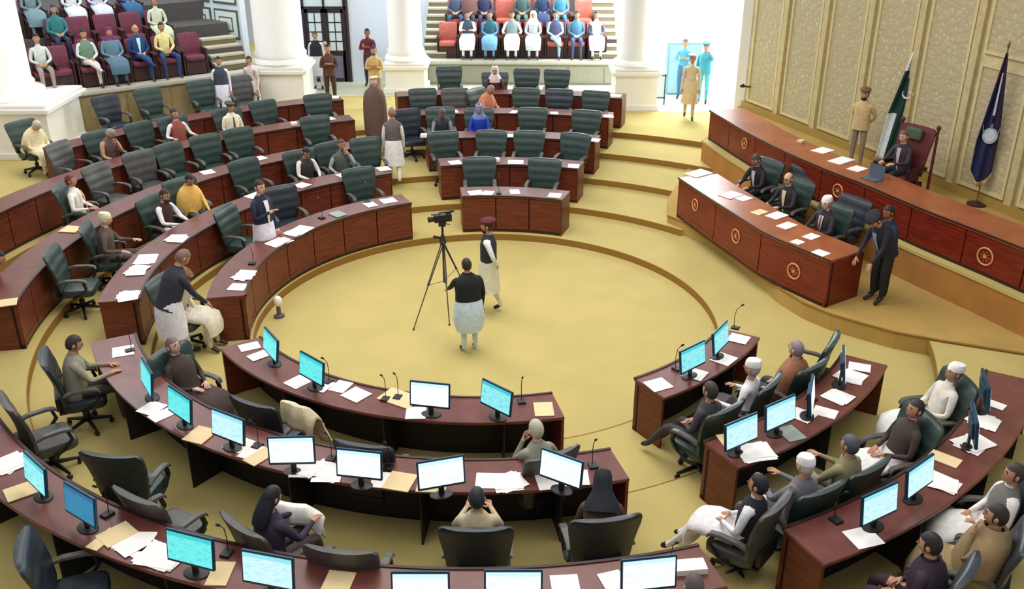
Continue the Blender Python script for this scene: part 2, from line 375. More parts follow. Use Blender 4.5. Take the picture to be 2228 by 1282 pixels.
# ------------------------------------------------------------------ galleries
def gallery(A, B, tag_, nrow, pitch, rise, front_m, ZG):
    A = Vector(A); B = Vector(B); d = (B-A).normalized(); nb = Vector((-d.y, d.x)); L = (B-A).length
    mid = (A+B)/2; ang = math.atan2(d.y, d.x)
    t = bpy.data.objects.new('floor', None)
    mb = MB()
    for k in range(nrow): mb.box(-L/2, L/2, k*pitch, 7 if k == nrow-1 else (k+1)*pitch, .3, ZG+k*rise-.03)
    g = mb.build('floor', mat('grey_gallery_floor', srgb(88, 84, 82), .8, var=.1), loc=(mid.x, mid.y, 0), rz=ang); tag(g, kind='structure')
    bpy.data.objects.remove(t)
    mb = MB(); mb.box(-L/2, L/2, -.1, .35, ZG-.1, ZG); tag(mb.build('ledge', M_led, g, bevel=.02), 'pale stone ledge')
    mb = MB(); mb.box(-L/2, L/2, -.02, .1, .3, ZG-.1); mb.build('parapet', front_m, g)
    k = 0; x = -L/2+.05
    while x < L/2-.4:
        w_ = min(1.1, L/2-x-.05); mb = MB(); mb.box(x+.03, x+w_-.03, -.045, -.02, .72, ZG-.16); mb.build('parapet_panel', front_m, g); x += w_
    return g, mid, ang, L, d, nb
# left gallery
ZL, ZC = 1.8, 1.38
gl, gm, ga, gL, gd, gn = gallery(at(60, 214, 1.8).xy, at(562, 152, 1.8).xy, 'left', 4, 1.05, .5, M_sto, ZL)
gc, cmid, ca, cL, cd_, cn = gallery((-2.75, 29.55), (3.25, 29.45), 'centre', 4, 1.0, .52, mat('grey_panelling', srgb(150, 148, 132), .7, var=.1), ZC)
def gpt(mid, d, nb, x, y, z): p = mid+d*x+nb*y; return Vector((p.x, p.y, z))
# stepped aisles at both ends of the centre gallery and the right end of the left one
M_sta = mat('pale_stair_edge', srgb(196, 192, 166), .7); M_std = mat('dark_stair', srgb(122, 112, 88), .8)
def stairs(mid, ang, x0, x1, y0, n, rise, run, z0, label):
    t = root('staircase', (mid.x, mid.y, 0), ang, label, 'stairs')
    for i in range(n):
        mb = MB(); mb.box(x0, x1, y0+i*run, y0+(i+1)*run+.02, z0+i*rise-.02, z0+(i+1)*rise-.05); mb.build('step', M_std, t)
        mb = MB(); mb.box(x0, x1, y0+i*run-.015, y0+(i+1)*run+.005, z0+(i+1)*rise-.05, z0+(i+1)*rise); mb.build('tread', M_sta, t)
stairs(cmid, ca, -cL/2+.02, -cL/2+.72, .4, 12, .175, .3, ZC, 'narrow pale stairs climbing at the left end of the middle gallery')
stairs(cmid, ca, cL/2-.75, cL/2-.02, .4, 12, .175, .3, ZC, 'narrow pale stairs climbing at the right end of the middle gallery')
stairs(gm, ga, gL/2-1.0, gL/2-.05, .5, 4, .175, .3, ZL, 'narrow pale stairs climbing beside the thick white column')
# back and side walls of the galleries
wallbox('wall_back_middle', (3.4, 35), (-3.2, 35), -.3, .2, 8.5, M_whitec)
# panelled side wall at the right of the left gallery
PA = gpt(gm, gd, gn, gL/2+.3, 1.8, 0); PB = gpt(gm, gd, gn, gL/2-1.5, 6.0, 0)
pw = wallbox('wall_left_side', PA.xy, PB.xy, -.2, .3, 8.5, M_whitec)
dd = (PB-PA).normalized(); pn = Vector((-dd.y, dd.x, 0)); Lp = (PB-PA).length
M_line = mat('dark_green_beading', srgb(84, 108, 104), .6); M_pan = mat('cream_panel', srgb(236, 244, 238), .6)
def pbox(mb, s0, s1, o0, o1, z0, z1): mb.add([(PA+dd*s+pn*o+Vector((0, 0, z))) for z in (z0, z1) for s, o in ((s0, o0), (s1, o0), (s1, o1), (s0, o1))], [(3, 2, 1, 0), (4, 5, 6, 7), (0, 1, 5, 4), (1, 2, 6, 5), (2, 3, 7, 6), (3, 0, 4, 7)])
for i in range(4):
    for j, (z0, z1) in enumerate(((2.3, 3.1), (3.25, 4.1), (4.25, 5.3))):
        s0 = .1+i*1.1; mb = MB(); pbox(mb, s0, s0+.95, 0, .03, z0, z1); mb.build('bead_frame', M_line, pw)
        mb = MB(); pbox(mb, s0+.06, s0+.89, .02, .045, z0+.06, z1-.06); mb.build('panel', M_pan, pw)
        mb = MB(); pbox(mb, s0+.2, s0+.75, .04, .055, z0+.2, z1-.2); mb.build('bead_frame', M_line, pw)
        mb = MB(); pbox(mb, s0+.24, s0+.71, .05, .065, z0+.24, z1-.24); mb.build('panel', M_pan, pw)
wallbox('wall_left_back', gpt(gm, gd, gn, gL/2-1.3, 6.1, 0).xy, gpt(gm, gd, gn, -gL/2-3, 6.1, 0).xy, -.3, .3, 8.5, M_whitec)
wallbox('wall_left', (-15.2, 26.0), (-16.2, 14), .3, .1, 8.5, M_white)

# ------------------------------------------------------------------ door wall between columns two and three
YD = 29.9
mb = MB(); mb.box(-5.0, -3.2, YD, YD+.2, .6, 6); mb.box(-7.4, -6.35, YD, YD+.2, .6, 6); mb.box(-6.35, -5.0, YD, YD+.2, 3.45, 6)
wdoor = mb.build('wall_door', mat('pale_lilac_wall', srgb(222, 230, 244), .7)); tag(wdoor, kind='structure')
M_dk = mat('dark_door_wood', srgb(44, 30, 38), .5)
dr = root('door_1', (-5.68, YD-.02, .655)); tag(dr, kind='structure')
mb = MB()
for x0, x1, z0, z1 in ((-.67, -.6, 0, 2.75), (.6, .67, 0, 2.75), (-.67, .67, 2.2, 2.27), (-.67, .67, 2.7, 2.77), (-.03, .03, 2.2, 2.75)): mb.box(x0, x1, -.04, .1, z0, z1)
mb.build('door_frame', M_dk, dr)
mb = MB(); mb.box(-.6, .6, .02, .04, 2.27, 2.7); mb.build('transom_pane', M_glass, dr)
for sx in (-1, 1):
    x0, x1 = (-.6, -.005) if sx < 0 else (.005, .6)
    mb = MB(); mb.box(x0, x0+.1, 0, .05, 0, 2.2); mb.box(x1-.1, x1, 0, .05, 0, 2.2); mb.box(x0, x1, 0, .05, 2.08, 2.2); mb.box(x0, x1, 0, .05, 0, .95)
    for i in range(1, 4): z = .95+i*1.13/4; mb.box(x0+.1, x1-.1, .01, .04, z-.015, z+.015)
    xm = (x0+x1)/2; mb.box(xm-.015, xm+.015, .01, .04, .95, 2.08)
    lf_ = mb.build('door_leaf', M_dk, dr)
    for i in range(4):
        for j in range(2):
            z = .95+i*1.13/4; mb = MB(); xa = x0+.1+j*(x1-x0-.2)/2; mb.box(xa+.015, xa+(x1-x0-.2)/2-.015, .02, .03, z+.015, z+.27); mb.build('pane', M_glass, lf_)
    mb = MB(); mb.box(x0+.13, x1-.13, -.015, .01, .12, .8); mb.build('door_panel', mat('grey_lilac_panel', srgb(120, 112, 140), .6), lf_)
mb = MB(); mb.box(-5.1, -4.95, YD-.06, YD, .65, 5); tag(mb.build('trim_1', mat('door_side_trim', srgb(60, 44, 50), .6)), kind='structure')

# ------------------------------------------------------------------ chairs
def backrest_mesh(wt, wb, z0, z1, y0, lean, th, ribs, name, m):
    mb = MB(); rings = []; N = 20; W_ = 10
    for i in range(N+1):
        u = i/N; z = z0+(z1-z0)*u; yc = y0-lean*u-.05*math.sin(u*PI)*-1*.6
        w_ = wb+(wt-wb)*min(1, u*1.3); rr = 1 if u < .93 else 1-((u-.93)/.07)**2*.12
        t_ = th*(.8+.2*abs(math.sin(u*PI*ribs)))*(.55 if u in (0, 1) else 1); w_ *= rr
        ring = []
        for j in range(W_): x = -w_/2+w_*j/(W_-1); e = 1-(abs(x)/(w_/2))**4*.6; ring.append((x, yc+.04*(2*x/w_)**2+t_*.5*e, z))
        for j in range(W_): x = w_/2-w_*j/(W_-1); e = 1-(abs(x)/(w_/2))**4*.6; ring.append((x, yc+.04*(2*x/w_)**2-th*.4*e, z))
        rings.append(ring)
    mb.loft(rings); return mb.mesh(name, m, smooth=True)
def cushion(mb, cx, cy, cz, w_, d, h, n=5):
    rings = []
    for z, f in ((-.5, .93), (-.3, 1), (.25, 1), (.45, .95), (.5, .82)):
        rings.append([(cx+w_/2*f*(abs(math.cos(a))**.35*(1 if math.cos(a) > 0 else -1)), cy+d/2*f*(abs(math.sin(a))**.35*(1 if math.sin(a) > 0 else -1)), cz+h*z) for a in [2*PI*(i+.5)/20 for i in range(20)]])
    mb.loft(rings)
CH = {}
for key, m in (('green', M_leath), ('slate', M_leatb), ('grey', M_leatg)):
    d = {}
    d['backrest'] = backrest_mesh(.73, .58, .5, 1.15, -.24, .13, .11, 4, 'backrest', m)
    mb = MB(); cushion(mb, 0, .02, .45, .56, .54, .13); d['seat'] = mb.mesh('seat', m, smooth=True)
    mb = MB(); mb.box(-.2, .2, -.32, -.27, .42, .6); mb.box(-.2, .2, -.3, 0, .36, .39); d['back_bracket'] = mb.mesh('back_bracket', M_blk)
    CH[key] = d
def armrest(sx):
    mb = MB(); x = .31*sx; rings = []
    for y, z in ((-.22, .66), (-.1, .69), (.1, .69), (.2, .67), (.23, .63)):
        rings.append([(x-.04, y, z), (x+.04, y, z), (x+.04, y, z+.035), (x-.04, y, z+.035)])
    mb.loft(rings); return mb.mesh('armrest', M_arm, bevel=.008)
def armpost(sx):
    mb = MB(); x = .31*sx
    mb.loft([[(x-.02, y-.02, z), (x+.02, y-.02, z), (x+.02, y+.02, z), (x-.02, y+.02, z)] for y, z in ((.17, .66), (.2, .55), (.1, .44), (.0, .4))]); mb.box(min(x, 0.2*sx), max(x, .2*sx), -.03, .03, .38, .41)
    return mb.mesh('arm_support', M_blk)
ARM = [armrest(-1), armrest(1)]; ARP = [armpost(-1), armpost(1)]
mb = MB(); mb.tube((0, 0, .1), (0, 0, .38), .03, .025, 10); mb.tube((0, 0, .1), (0, 0, .24), .045, .045, 10); LIFT = mb.mesh('gas_lift', M_blk)
mb = MB()
for i in range(5):
    a = 2*PI*i/5+.3; e = Vector((math.cos(a), math.sin(a), 0)); mb.tube(Vector((0, 0, .13))+e*.03, Vector((0, 0, .085))+e*.30, .032, .02, 6)
STAR = mb.mesh('star_base', M_blk)
mb = MB(); mb.tube((0, -.02, .033), (0, .02, .033), .033, n=10); mb.tube((0, 0, .05), (0, 0, .085), .012, n=6); CAST = mb.mesh('caster', M_blk)
CHPOS = []
def chair(x, y, z, head, label, style='green', full=True, group=None, sc=1.0, name='swivel_chair'):
    """head: compass angle in degrees (0 = +x) the seat faces"""
    CHPOS.append((x, y)); t = root(name, (x, y, z), R(head-90), label, 'chair', group); t.scale = (sc, sc, sc); d = CH[style]
    for k in ('backrest', 'seat', 'back_bracket'): link(k, d[k], t)
    for i in (0, 1): a = link('armrest', ARM[i], t); link('arm_support', ARP[i], t)
    link('gas_lift', LIFT, t); st = link('star_base', STAR, t)
    if True:
        for i in range(5):
            a = 2*PI*i/5+.3; link('caster', CAST, st, (math.cos(a)*.29, math.sin(a)*.29, 0), a*1.7)
    return t
def tocentre(x, y): return math.degrees(math.atan2(CY-y, CX-x))
def seatpos(px, py, hz, bk=None, rows=(1, 2, 3, 4, 5)):
    best = None
    for k in rows:
        p = at(px, py, TH[k]+hz); a, r = polar(p); t0, t1 = tr(k, a), tr(k+1, a); want = t0+1.12 if k < 5 else 11.8
        lo = t0+1.02; hi = t1-.28 if k < 5 else 12.6
        e = 0 if lo <= r <= hi else min(abs(r-lo), abs(r-hi)); e += .1*abs(r-want)
        if best is None or e < best[0]: best = (e, k, a, min(max(r, lo), hi))
    return best[1], best[2], best[3]

# ------------------------------------------------------------------ people
SK = {'skin': mat('skin', srgb(196, 146, 116), .6, var=.06), 'skin2': mat('skin_brown', srgb(160, 108, 80), .6, var=.06), 'skin3': mat('skin_pale', srgb(220, 176, 152), .6, var=.06)}
M_eye = mat('dark_eye', srgb(30, 20, 18), .3); M_lip = mat('lip', srgb(150, 84, 74), .6)
ARMS = {'down': ((.05, -.02, -.29), (.06, .07, -.53)), 'lap': ((.07, .03, -.28), (-.07, .24, -.34)), 'desk': ((.07, .18, -.22), (-.03, .42, -.18)),
        'rest': ((.12, .02, -.26), (.10, .27, -.26)), 'face': ((.05, .2, -.2), (-.07, .17, .04)), 'reach': ((.03, .2, -.19), (.0, .44, -.30)),
        'behind': ((.08, -.12, -.25), (-.08, -.15, -.43)), 'cross': ((.07, .09, -.26), (-.14, .2, -.17)), 'up': ((.06, .2, -.1), (.0, .34, .08)), 'phone': ((.06, .12, -.24), (-.06, .3, -.12))}
LEGS = {'stand': (((.10, .01, .49), (.10, -.02, .09), (.12, .15, .035)),)*2, 'walk': (((.10, .14, .5), (.10, .18, .09), (.11, .35, .035)), ((.10, -.03, .48), (.10, -.2, .12), (.11, -.06, .035))),
        'sit': (((.12, .44, .57), (.12, .46, .1), (.14, .62, .035)),)*2, 'out': (((.13, .43, .55), (.13, .74, .14), (.15, .84, .09)),)*2,
        'cross': (((.11, .44, .56), (.11, .46, .1), (.12, .62, .035)), ((.06, .46, .66), (-.16, .62, .42), (-.16, .78, .44))),
        'stool': (((.2, .42, .57), (.16, .4, .1), (.2, .55, .035)),)*2}
def head_mesh(mb, M):
    base = len(mb.v); mb.ell((0, 0, 0), (.077, .098, .118), 18, 14, 0)
    for i in range(base, len(mb.v)):
        x, y, z = mb.v[i]
        if z < -.01: f = 1+z*1.9; x *= f; y = y*(1+z*.9) + (-z)*.12
        mb.v[i] = (x, y, z)
    mb.loft([[(-.004, .09, .03), (.004, .09, .03), (0, .097, .03)], [(-.016, .088, -.028), (.016, .088, -.028), (0, .122, -.026)], [(-.014, .086, -.036), (.014, .086, -.036), (0, .1, -.038)]])
    for s_ in (-1, 1):
        mb.ell((s_*.078, -.005, -.005), (.012, .022, .032), 8, 6, 0); mb.ell((s_*.03, .086, .012), (.013, .007, .007), 8, 6, 5)
        mb.box(s_*.03-.018, s_*.03+.018, .088, .096, .030, .036, 5)
    mb.ell((0, .088, -.062), (.024, .009, .007), 8, 6, 6)
    for i in range(base, len(mb.v)): mb.v[i] = tuple(M @ Vector(mb.v[i]))
_pose = {}
def pose(legs='stand', arms=('down', 'down'), lean=0, hp=0, hy=0, stout=1.0):
    key = (legs, arms, lean, hp, hy, stout)
    if key in _pose: return _pose[key]
    sitting = legs in ('sit', 'out', 'cross', 'stool'); P = Vector((0, 0, .585 if sitting else .93)); L = R(lean)
    if not sitting and lean > 20: P.y = -.12*math.sin(L)
    if sitting: P.y = -.06
    u = Vector((0, math.sin(L), math.cos(L))); f = Vector((0, math.cos(L), -math.sin(L))); X = Vector((1, 0, 0))
    V = []; E = []; RD = []; SEG = []
    def nd(p, r): V.append(tuple(p)); RD.append(r); return len(V)-1
    def ed(a, b, m): E.append((a, b)); SEG.append((Vector(V[a]), Vector(V[b]), m, (RD[a][0]+RD[b][0])/2))
    so = stout
    p0 = nd(P, (.15*so, .115*so)); p1 = nd(P+u*.17, (.135*so, .105*so)); p2 = nd(P+u*.33, (.155*so, .11*so)); p3 = nd(P+u*.46, (.09, .075)); p4 = nd(P+u*.55, (.052, .055))
    nu = (u*(1-.0)+f*.25*math.sin(R(hp))*1.5).normalized(); hc = P+u*.55+nu*.115+f*.015; p5 = nd(P+u*.55+nu*.06, (.052, .056))
    ed(p0, p1, 1); ed(p1, p2, 1); ed(p2, p3, 1); ed(p3, p4, 0); ed(p4, p5, 0)
    hands = []
    for si, s_ in enumerate((-1, 1)):
        el, wr = ARMS[arms[si]]; S = P+u*.435+X*s_*.165*so
        def loc(o): return S+X*s_*o[0]+f*o[1]+u*o[2]
        a = nd(S, (.062, .062)); e = nd(loc(el), (.044, .044)); w_ = nd(loc(wr), (.028, .026)); ed(p2, a, 1); ed(a, e, 2); ed(e, w_, 2)
        fd = (loc(wr)-loc(el)).normalized(); up = fd.cross(X).normalized(); lat = fd.cross(up).normalized()
        if lat.x*s_ > 0: lat = -lat
        pm = nd(loc(wr)+fd*.055, (.034, .018)); ed(w_, pm, 0)
        curl = -up if up.z > 0 else up
        for q, (o, ln) in enumerate(((-.028, .06), (-.01, .075), (.01, .072), (.028, .055))):
            b0 = nd(loc(wr)+fd*.09+lat*o, (.0095, .009)); b1 = nd(loc(wr)+fd*(.09+ln*.55)+lat*o*1.15+curl*.008, (.009, .0085)); b2 = nd(loc(wr)+fd*(.09+ln)+lat*o*1.2+curl*.028, (.0075, .007))
            ed(pm, b0, 0); ed(b0, b1, 0); ed(b1, b2, 0)
        t0 = nd(loc(wr)+fd*.045+lat*.045, (.011, .01)); t1 = nd(loc(wr)+fd*.085+lat*.065+curl*.01, (.009, .009)); ed(pm, t0, 0); ed(t0, t1, 0)
        kn, an, to = LEGS[legs][si]
        hpj = nd(P+X*s_*.09-Vector((0, 0, .03)), (.095*so, .095*so)); k_ = nd((s_*kn[0], kn[1], kn[2]), (.066, .066)); a_ = nd((s_*an[0], an[1], an[2]), (.04, .042)); t_ = nd((s_*to[0], to[1], to[2]), (.036, .028))
        ed(p0, hpj, 3); ed(hpj, k_, 3); ed(k_, a_, 3); ed(a_, t_, 4)
    me = bpy.data.meshes.new('tmp'); me.from_pydata(V, E, []); o = bpy.data.objects.new('tmp', me); COL.objects.link(o)
    md = o.modifiers.new('skin', 'SKIN'); md.use_smooth_shade = True
    for i, sv in enumerate(me.skin_vertices[0].data): sv.radius = RD[i]; sv.use_root = (i == 0)
    sb = o.modifiers.new('sub', 'SUBSURF'); sb.levels = 1; sb.render_levels = 1
    dg = bpy.context.evaluated_depsgraph_get(); ev = o.evaluated_get(dg); em = ev.to_mesh()
    mb = MB(); mb.v = [tuple(v.co) for v in em.vertices]; fs = [tuple(p.vertices) for p in em.polygons]
    mis = []
    for p in em.polygons:
        c = Vector(p.center); best = None
        for a, b, m, r in SEG:
            ab = b-a; t = max(0, min(1, (c-a).dot(ab)/max(ab.length_squared, 1e-8))); dd_ = (c-(a+ab*t)).length/(r+.02)
            if best is None or dd_ < best[0]: best = (dd_, m)
        mis.append(best[1])
    mb.f = fs; mb.mi = mis; ev.to_mesh_clear(); bpy.data.objects.remove(o); bpy.data.meshes.remove(me)
    zx = nu; HM = Matrix.Translation(hc) @ Matrix.Rotation(R(hy), 4, 'Z') @ Matrix.Rotation(-L-R(hp), 4, 'X')
    head_mesh(mb, HM)
    body = mb.mesh('body', [SK['skin']]+[M_eye]*6, smooth=True)
    top = HM @ Vector((0, 0, .12))
    _pose[key] = dict(mesh=body, H=HM, top=top, P=P, u=u, f=f, sit=sitting, legs=legs, so=so)
    return _pose[key]
def ring(c, ax, ay, rx, ry, n=16): return [c+ax*rx*math.cos(2*PI*i/n)+ay*ry*math.sin(2*PI*i/n) for i in range(n)]
_gar = {}
def garment(kind, ps, key):
    k = (kind, key)
    if k in _gar: return _gar[k]
    P, u, f, so = ps['P'], ps['u'], ps['f'], ps['so']; X = Vector((1, 0, 0)); Z = Vector((0, 0, 1)); mb = MB()
    if kind in ('vest', 'jacket'):
        mb.loft([ring(P+u*z+f*.0, X, f, rx*so, ry*so) for z, rx, ry in ((-.08, .19, .15), (.05, .178, .142), (.2, .172, .14), (.33, .186, .142), (.42, .17, .12), (.49, .105, .09), (.53, .065, .07))], cap=False)
        mb.loft([ring(P+u*z, X, f, rx*so, ry*so) for z, rx, ry in ((.53, .065, .07), (.51, .055, .06))], cap=False)
    elif kind == 'tunic':
        if not ps['sit']:
            mb.loft([ring(P+u*.12, X, f, .165*so, .13*so), ring(P+Z*.0, X, Vector((0, 1, 0)), .19*so, .16*so), ring(P-Z*.15, X, Vector((0, 1, 0)), .20*so, .175*so), ring(P-Z*.3, X, Vector((0, 1, 0)), .215*so, .185*so), ring(P-Z*.5, X, Vector((0, 1, 0)), .235, .20)], cap=False)
        else:
            mb.loft([ring(P+u*.12, X, f, .17*so, .14*so), ring(P+Vector((0, .06, .04)), X, Vector((0, .8, -.3)), .22*so, .17), ring(Vector((0, .2, .585)), X, Z, .24, .115), ring(Vector((0, .36, .58)), X, Z, .25, .105), ring(Vector((0, .49, .545)), X, Vector((0, .5, .8)), .24, .09), ring(Vector((0, .53, .42)), X, Vector((0, 1, .1)), .23, .075), ring(Vector((0, .53, .3)), X, Vector((0, 1, 0)), .22, .07)], cap=False)
    elif kind == 'shawl':
        mb.loft([ring(P+u*z+f*o, X, f, rx*so, ry*so) for z, rx, ry, o in ((-.02, .28, .2, .05), (.12, .29, .2, .05), (.26, .275, .185, .03), (.38, .245, .165, .01), (.46, .19, .135, 0), (.52, .11, .1, 0), (.56, .08, .085, 0))], cap=False)
        mb.loft([ring(P+u*z+f*o, X, f, rx*so, ry*so) for z, rx, ry, o in ((.56, .08, .085, 0), (.52, .07, .075, 0))], cap=False)
    elif kind == 'coat':      # long wrap from the head down to the calves
        mb.loft([ring(P+Z*z, X, Vector((0, 1, 0)), rx, ry) for z, rx, ry in ((-.72, .26, .22), (-.5, .29, .24), (-.2, .30, .24), (.1, .29, .22), (.3, .27, .2), (.43, .22, .17), (.52, .12, .12), (.56, .085, .09))], cap=False)
    elif kind == 'shirt_front':
        mb.loft([[P+u*z+f*(yo)+X*x for x in (-w_, 0, w_)] for z, w_, yo in ((.02, .012, .158*so), (.2, .025, .155*so), (.35, .04, .15*so), (.46, .045, .115*so))], closed=False)
    elif kind == 'tie':
        mb.loft([[P+u*z+f*yo+X*x for x in (-w_, w_)] for z, w_, yo in ((.1, .02, .166*so), (.3, .018, .164*so), (.45, .01, .128*so))], closed=False)
    me = mb.mesh(kind, cm((200, 200, 200)), smooth=True); _gar[k] = me; return me
_hair = {}
def hairmesh(kind):
    if kind in _hair: return _hair[kind]
    mb = MB()
    if kind in ('hair', 'bald', 'longhair'):
        mb.ell((0, -.004, .008), (.083, .104, .122), 18, 14)
        keep = []
        for fc in mb.f:
            c = sum((Vector(mb.v[i]) for i in fc), Vector())/len(fc)
            if kind == 'hair': ok = (c.z > .055 and c.y < .09) or (c.y < .03 and c.z > -.05) or (c.y < -.03 and c.z > -.075)
            elif kind == 'bald': ok = (c.y < .02 and -.06 < c.z < .05)
            else: ok = c.z > .06 or c.y < .03
            if ok: keep.append(fc)
        mb.f = keep; mb.mi = [0]*len(keep)
        if kind == 'longhair': mb.loft([ring(Vector((0, -.03+o, z)), Vector((1, 0, 0)), Vector((0, 1, 0)), rx, ry) for z, rx, ry, o in ((.0, .085, .08, 0), (-.1, .1, .07, -.02), (-.22, .11, .06, -.03), (-.3, .09, .04, -.04))])
    elif kind == 'cap':
        mb.loft([ring(Vector((0, -.008, z)), Vector((1, 0, 0)), Vector((0, 1, -.1)), rx, ry) for z, rx, ry in ((.035, .088, .108), (.085, .086, .104), (.12, .07, .086), (.13, .03, .04))])
    elif kind == 'beret':
        mb.loft([ring(Vector((.01, -.01, z)), Vector((1, 0, .1)), Vector((0, 1, -.08)), rx, ry) for z, rx, ry in ((.05, .085, .105), (.075, .11, .13), (.1, .115, .135), (.125, .08, .1), (.13, .03, .03))])
    elif kind == 'turban':
        for i, (z, r) in enumerate(((.05, .105), (.08, .115), (.108, .1), (.13, .07))):
            N = 20; mb.loft([[Vector((math.cos(2*PI*j/N)*(r*.88+.03*math.cos(b)), math.sin(2*PI*j/N)*(r+.03*math.cos(b)), z+.022*math.sin(b)+.012*math.sin(2*PI*j/N))) for b in (0, 1.05, 2.1, 3.14, 4.2, 5.2)] for j in range(N+1)], cap=False)
        mb.ell((0, 0, .1), (.08, .09, .05), 12, 8)
    elif kind == 'scarf':
        mb.loft([ring(Vector((0, -.015+o, z)), Vector((1, 0, 0)), Vector((0, 1, 0)), rx, ry) for z, rx, ry, o in ((.13, .03, .04, 0), (.115, .075, .09, 0), (.06, .094, .112, -.005), (0, .098, .105, -.02), (-.08, .1, .095, -.03), (-.14, .13, .11, -.02), (-.2, .17, .13, -.02), (-.3, .19, .14, -.03))], cap=False)
    elif kind == 'beard':
        mb.ell((0, .045, -.085), (.058, .055, .05), 12, 8)
    elif kind == 'glasses':
        for s_ in (-1, 1):
            N = 12; ce = Vector((s_*.032, .102, .012)); mb.loft([[ce+Vector((math.cos(2*PI*j/N)*(.022+.003*math.cos(b)), .003*math.sin(b), math.sin(2*PI*j/N)*(.017+.003*math.cos(b)))) for b in (0, 2.1, 4.2)] for j in range(N+1)], cap=False)
            mb.tube((s_*.054, .1, .014), (s_*.08, 0, .012), .003, n=4)
        mb.tube((-.01, .104, .014), (.01, .104, .014), .003, n=4)
    me = mb.mesh(kind, M_blk, smooth=True); _hair[kind] = me; return me
def setm(o, ms):
    for i, m in enumerate(ms):
        if i < len(o.material_slots): o.material_slots[i].link = 'OBJECT'; o.material_slots[i].material = m
def person(label, px, py, z, head, legs='stand', arms='down', lean=0, hp=0, hy=0, shirt=(230, 230, 230), sleeve=None, trouser=None, skin='skin', hair=(30, 26, 26), hat=None, extras=(), shoe=(40, 30, 28), stout=1.0, sc=1.0, beard=None, group=None, xy=None, row=None):
    """px,py: pixel of the top of the head; head: direction faced in degrees"""
    if isinstance(arms, str): arms = (arms, arms)
    key = (legs, arms, lean, hp, hy, stout); ps = pose(*key); rz = R(head-90)
    tp = ps['top']*sc; rot = Matrix.Rotation(rz, 3, 'Z')
    if xy is None:
        T = at(px, py, z+tp.z); l = T-(rot @ tp); l.z = z
    else: l = Vector((xy[0], xy[1], z))
    if row:
        a_, r_ = polar(l); lo = tr(row, a_)+1.0; hi = tr(row+1, a_)-.22 if row < 5 else 12.8
        if 205 < a_ < 340: hi += .3
        q = pol(a_, min(max(r_, lo), max(lo, hi))); l = Vector((q.x, q.y, z))
    t = root('person', l, rz, label, 'person', group); t.scale = (sc,)*3
    sleeve = sleeve or shirt; trouser = trouser or shirt
    for e in extras:
        if e[0] in ('jacket', 'shawl', 'coat'): shirt = e[1]
    b = link('body', ps['mesh'], t); setm(b, [SK[skin], cm(shirt), cm(sleeve), cm(trouser), cm(shoe, .5), M_eye, M_lip])
    if hat != 'scarf' and hat not in ('turban',) and hair:
        h = link('hair', hairmesh('bald' if hat == 'bald' else 'longhair' if hat == 'long' else 'hair'), t, mtx=ps['H']); setm(h, [cm(hair, .6)])
    for e in extras:
        kind, col = e
        if kind in ('cap', 'beret', 'turban', 'scarf', 'beard', 'glasses'): o = link({'scarf': 'headscarf'}.get(kind, kind), hairmesh(kind), t, mtx=ps['H'])
        else: o = link(kind, garment(kind, ps, key), t)
        setm(o, [cm(col)])
    return t, l
def sitter(label, px, py, row, head=None, style='green', chairlabel=None, seat=True, turn=0, z=None, full=True, **kw):
    kw.setdefault('legs', 'sit'); kw.setdefault('arms', 'lap')
    z = TH[row] if z is None else z
    if head is None: p = at(px, py, z+1.2); head = tocentre(p.x, p.y)+turn
    t, l = person(label, px, py, z, head, row=row, **kw)
    if seat: chair(l.x, l.y, z, head, chairlabel or ('occupied dark leather swivel chair under the ' + label.replace('person', 'sitter', 1)), style, full)
    return t, l

# ------------------------------------------------------------------ empty swivel chairs
def empties(lst, bk, bname, default='green'):
    rows = {}
    for it in lst:
        px, py = it[:2]; row = it[2] if len(it) > 2 and it[2] else None; turn = it[3] if len(it) > 3 else 0; st = it[4] if len(it) > 4 else default
        k, a, r = seatpos(px, py, 1.12, bk, (row,) if row else (1, 2, 3, 4, 5)); rows.setdefault(k, []).append((px, a, r, turn, st))
    for k, L in rows.items():
        L.sort()
        for i, (px, a, r, turn, st) in enumerate(L):
            p = pol(a, r)
            for _ in range(12):
                near = [q for q in CHPOS if math.hypot(q[0]-p.x, q[1]-p.y) < .72]
                if not near: break
                aq = polar(near[0])[0]; a += 1.2 if (a-aq) % 360 < 180 else -1.2; p = pol(a, r)
            if near: continue
            nm = ordn(i, len(L)) if len(L) > 1 else 'only'
            chair(p.x, p.y, TH[k], a+180+turn, 'empty dark swivel chair, %s empty one behind the %s %s desk' % (nm, ROWN[k-1], bname), st, full=(k < 4 or bk == 'B'), group='empty swivel chairs in the %s block' % bname)
def chpx(px, py, z, head, label, style='slate', hz=1.14, **k):
    p = at(px, py, z+hz); r_ = Matrix.Rotation(R(head-90), 3, 'Z') @ Vector((0, -.30, 0))
    return chair(p.x-r_.x, p.y-r_.y, z, head, label, style, **k)
chpx(552, 872, TH[1], 62, 'empty slate swivel chair with a cream shawl over it, behind the near front desk')
chpx(790, 962, TH[1], 75, 'empty slate swivel chair with its top just above the second near desk monitors')
chpx(240, 985, TH[2], 80, 'large empty dark swivel chair between the two lower left desks', 'green')
chpx(300, 1075, TH[2], 60, 'empty grey swivel chair seen from behind, beside the large dark one at lower left', 'grey')
chpx(740, 1190, TH[2], 80, 'empty grey swivel chair seen from behind at the bottom centre left', 'grey')
chpx(1318, 1122, TH[2], 100, 'large slate swivel chair at the right end of the second near desk')
chpx(22, 872, TH[2], 40, 'grey swivel chair cut by the left edge, beside the aisle', 'grey')
chpx(60, 1190, TH[3], 20, 'dark swivel chair in the bottom left corner', 'slate')

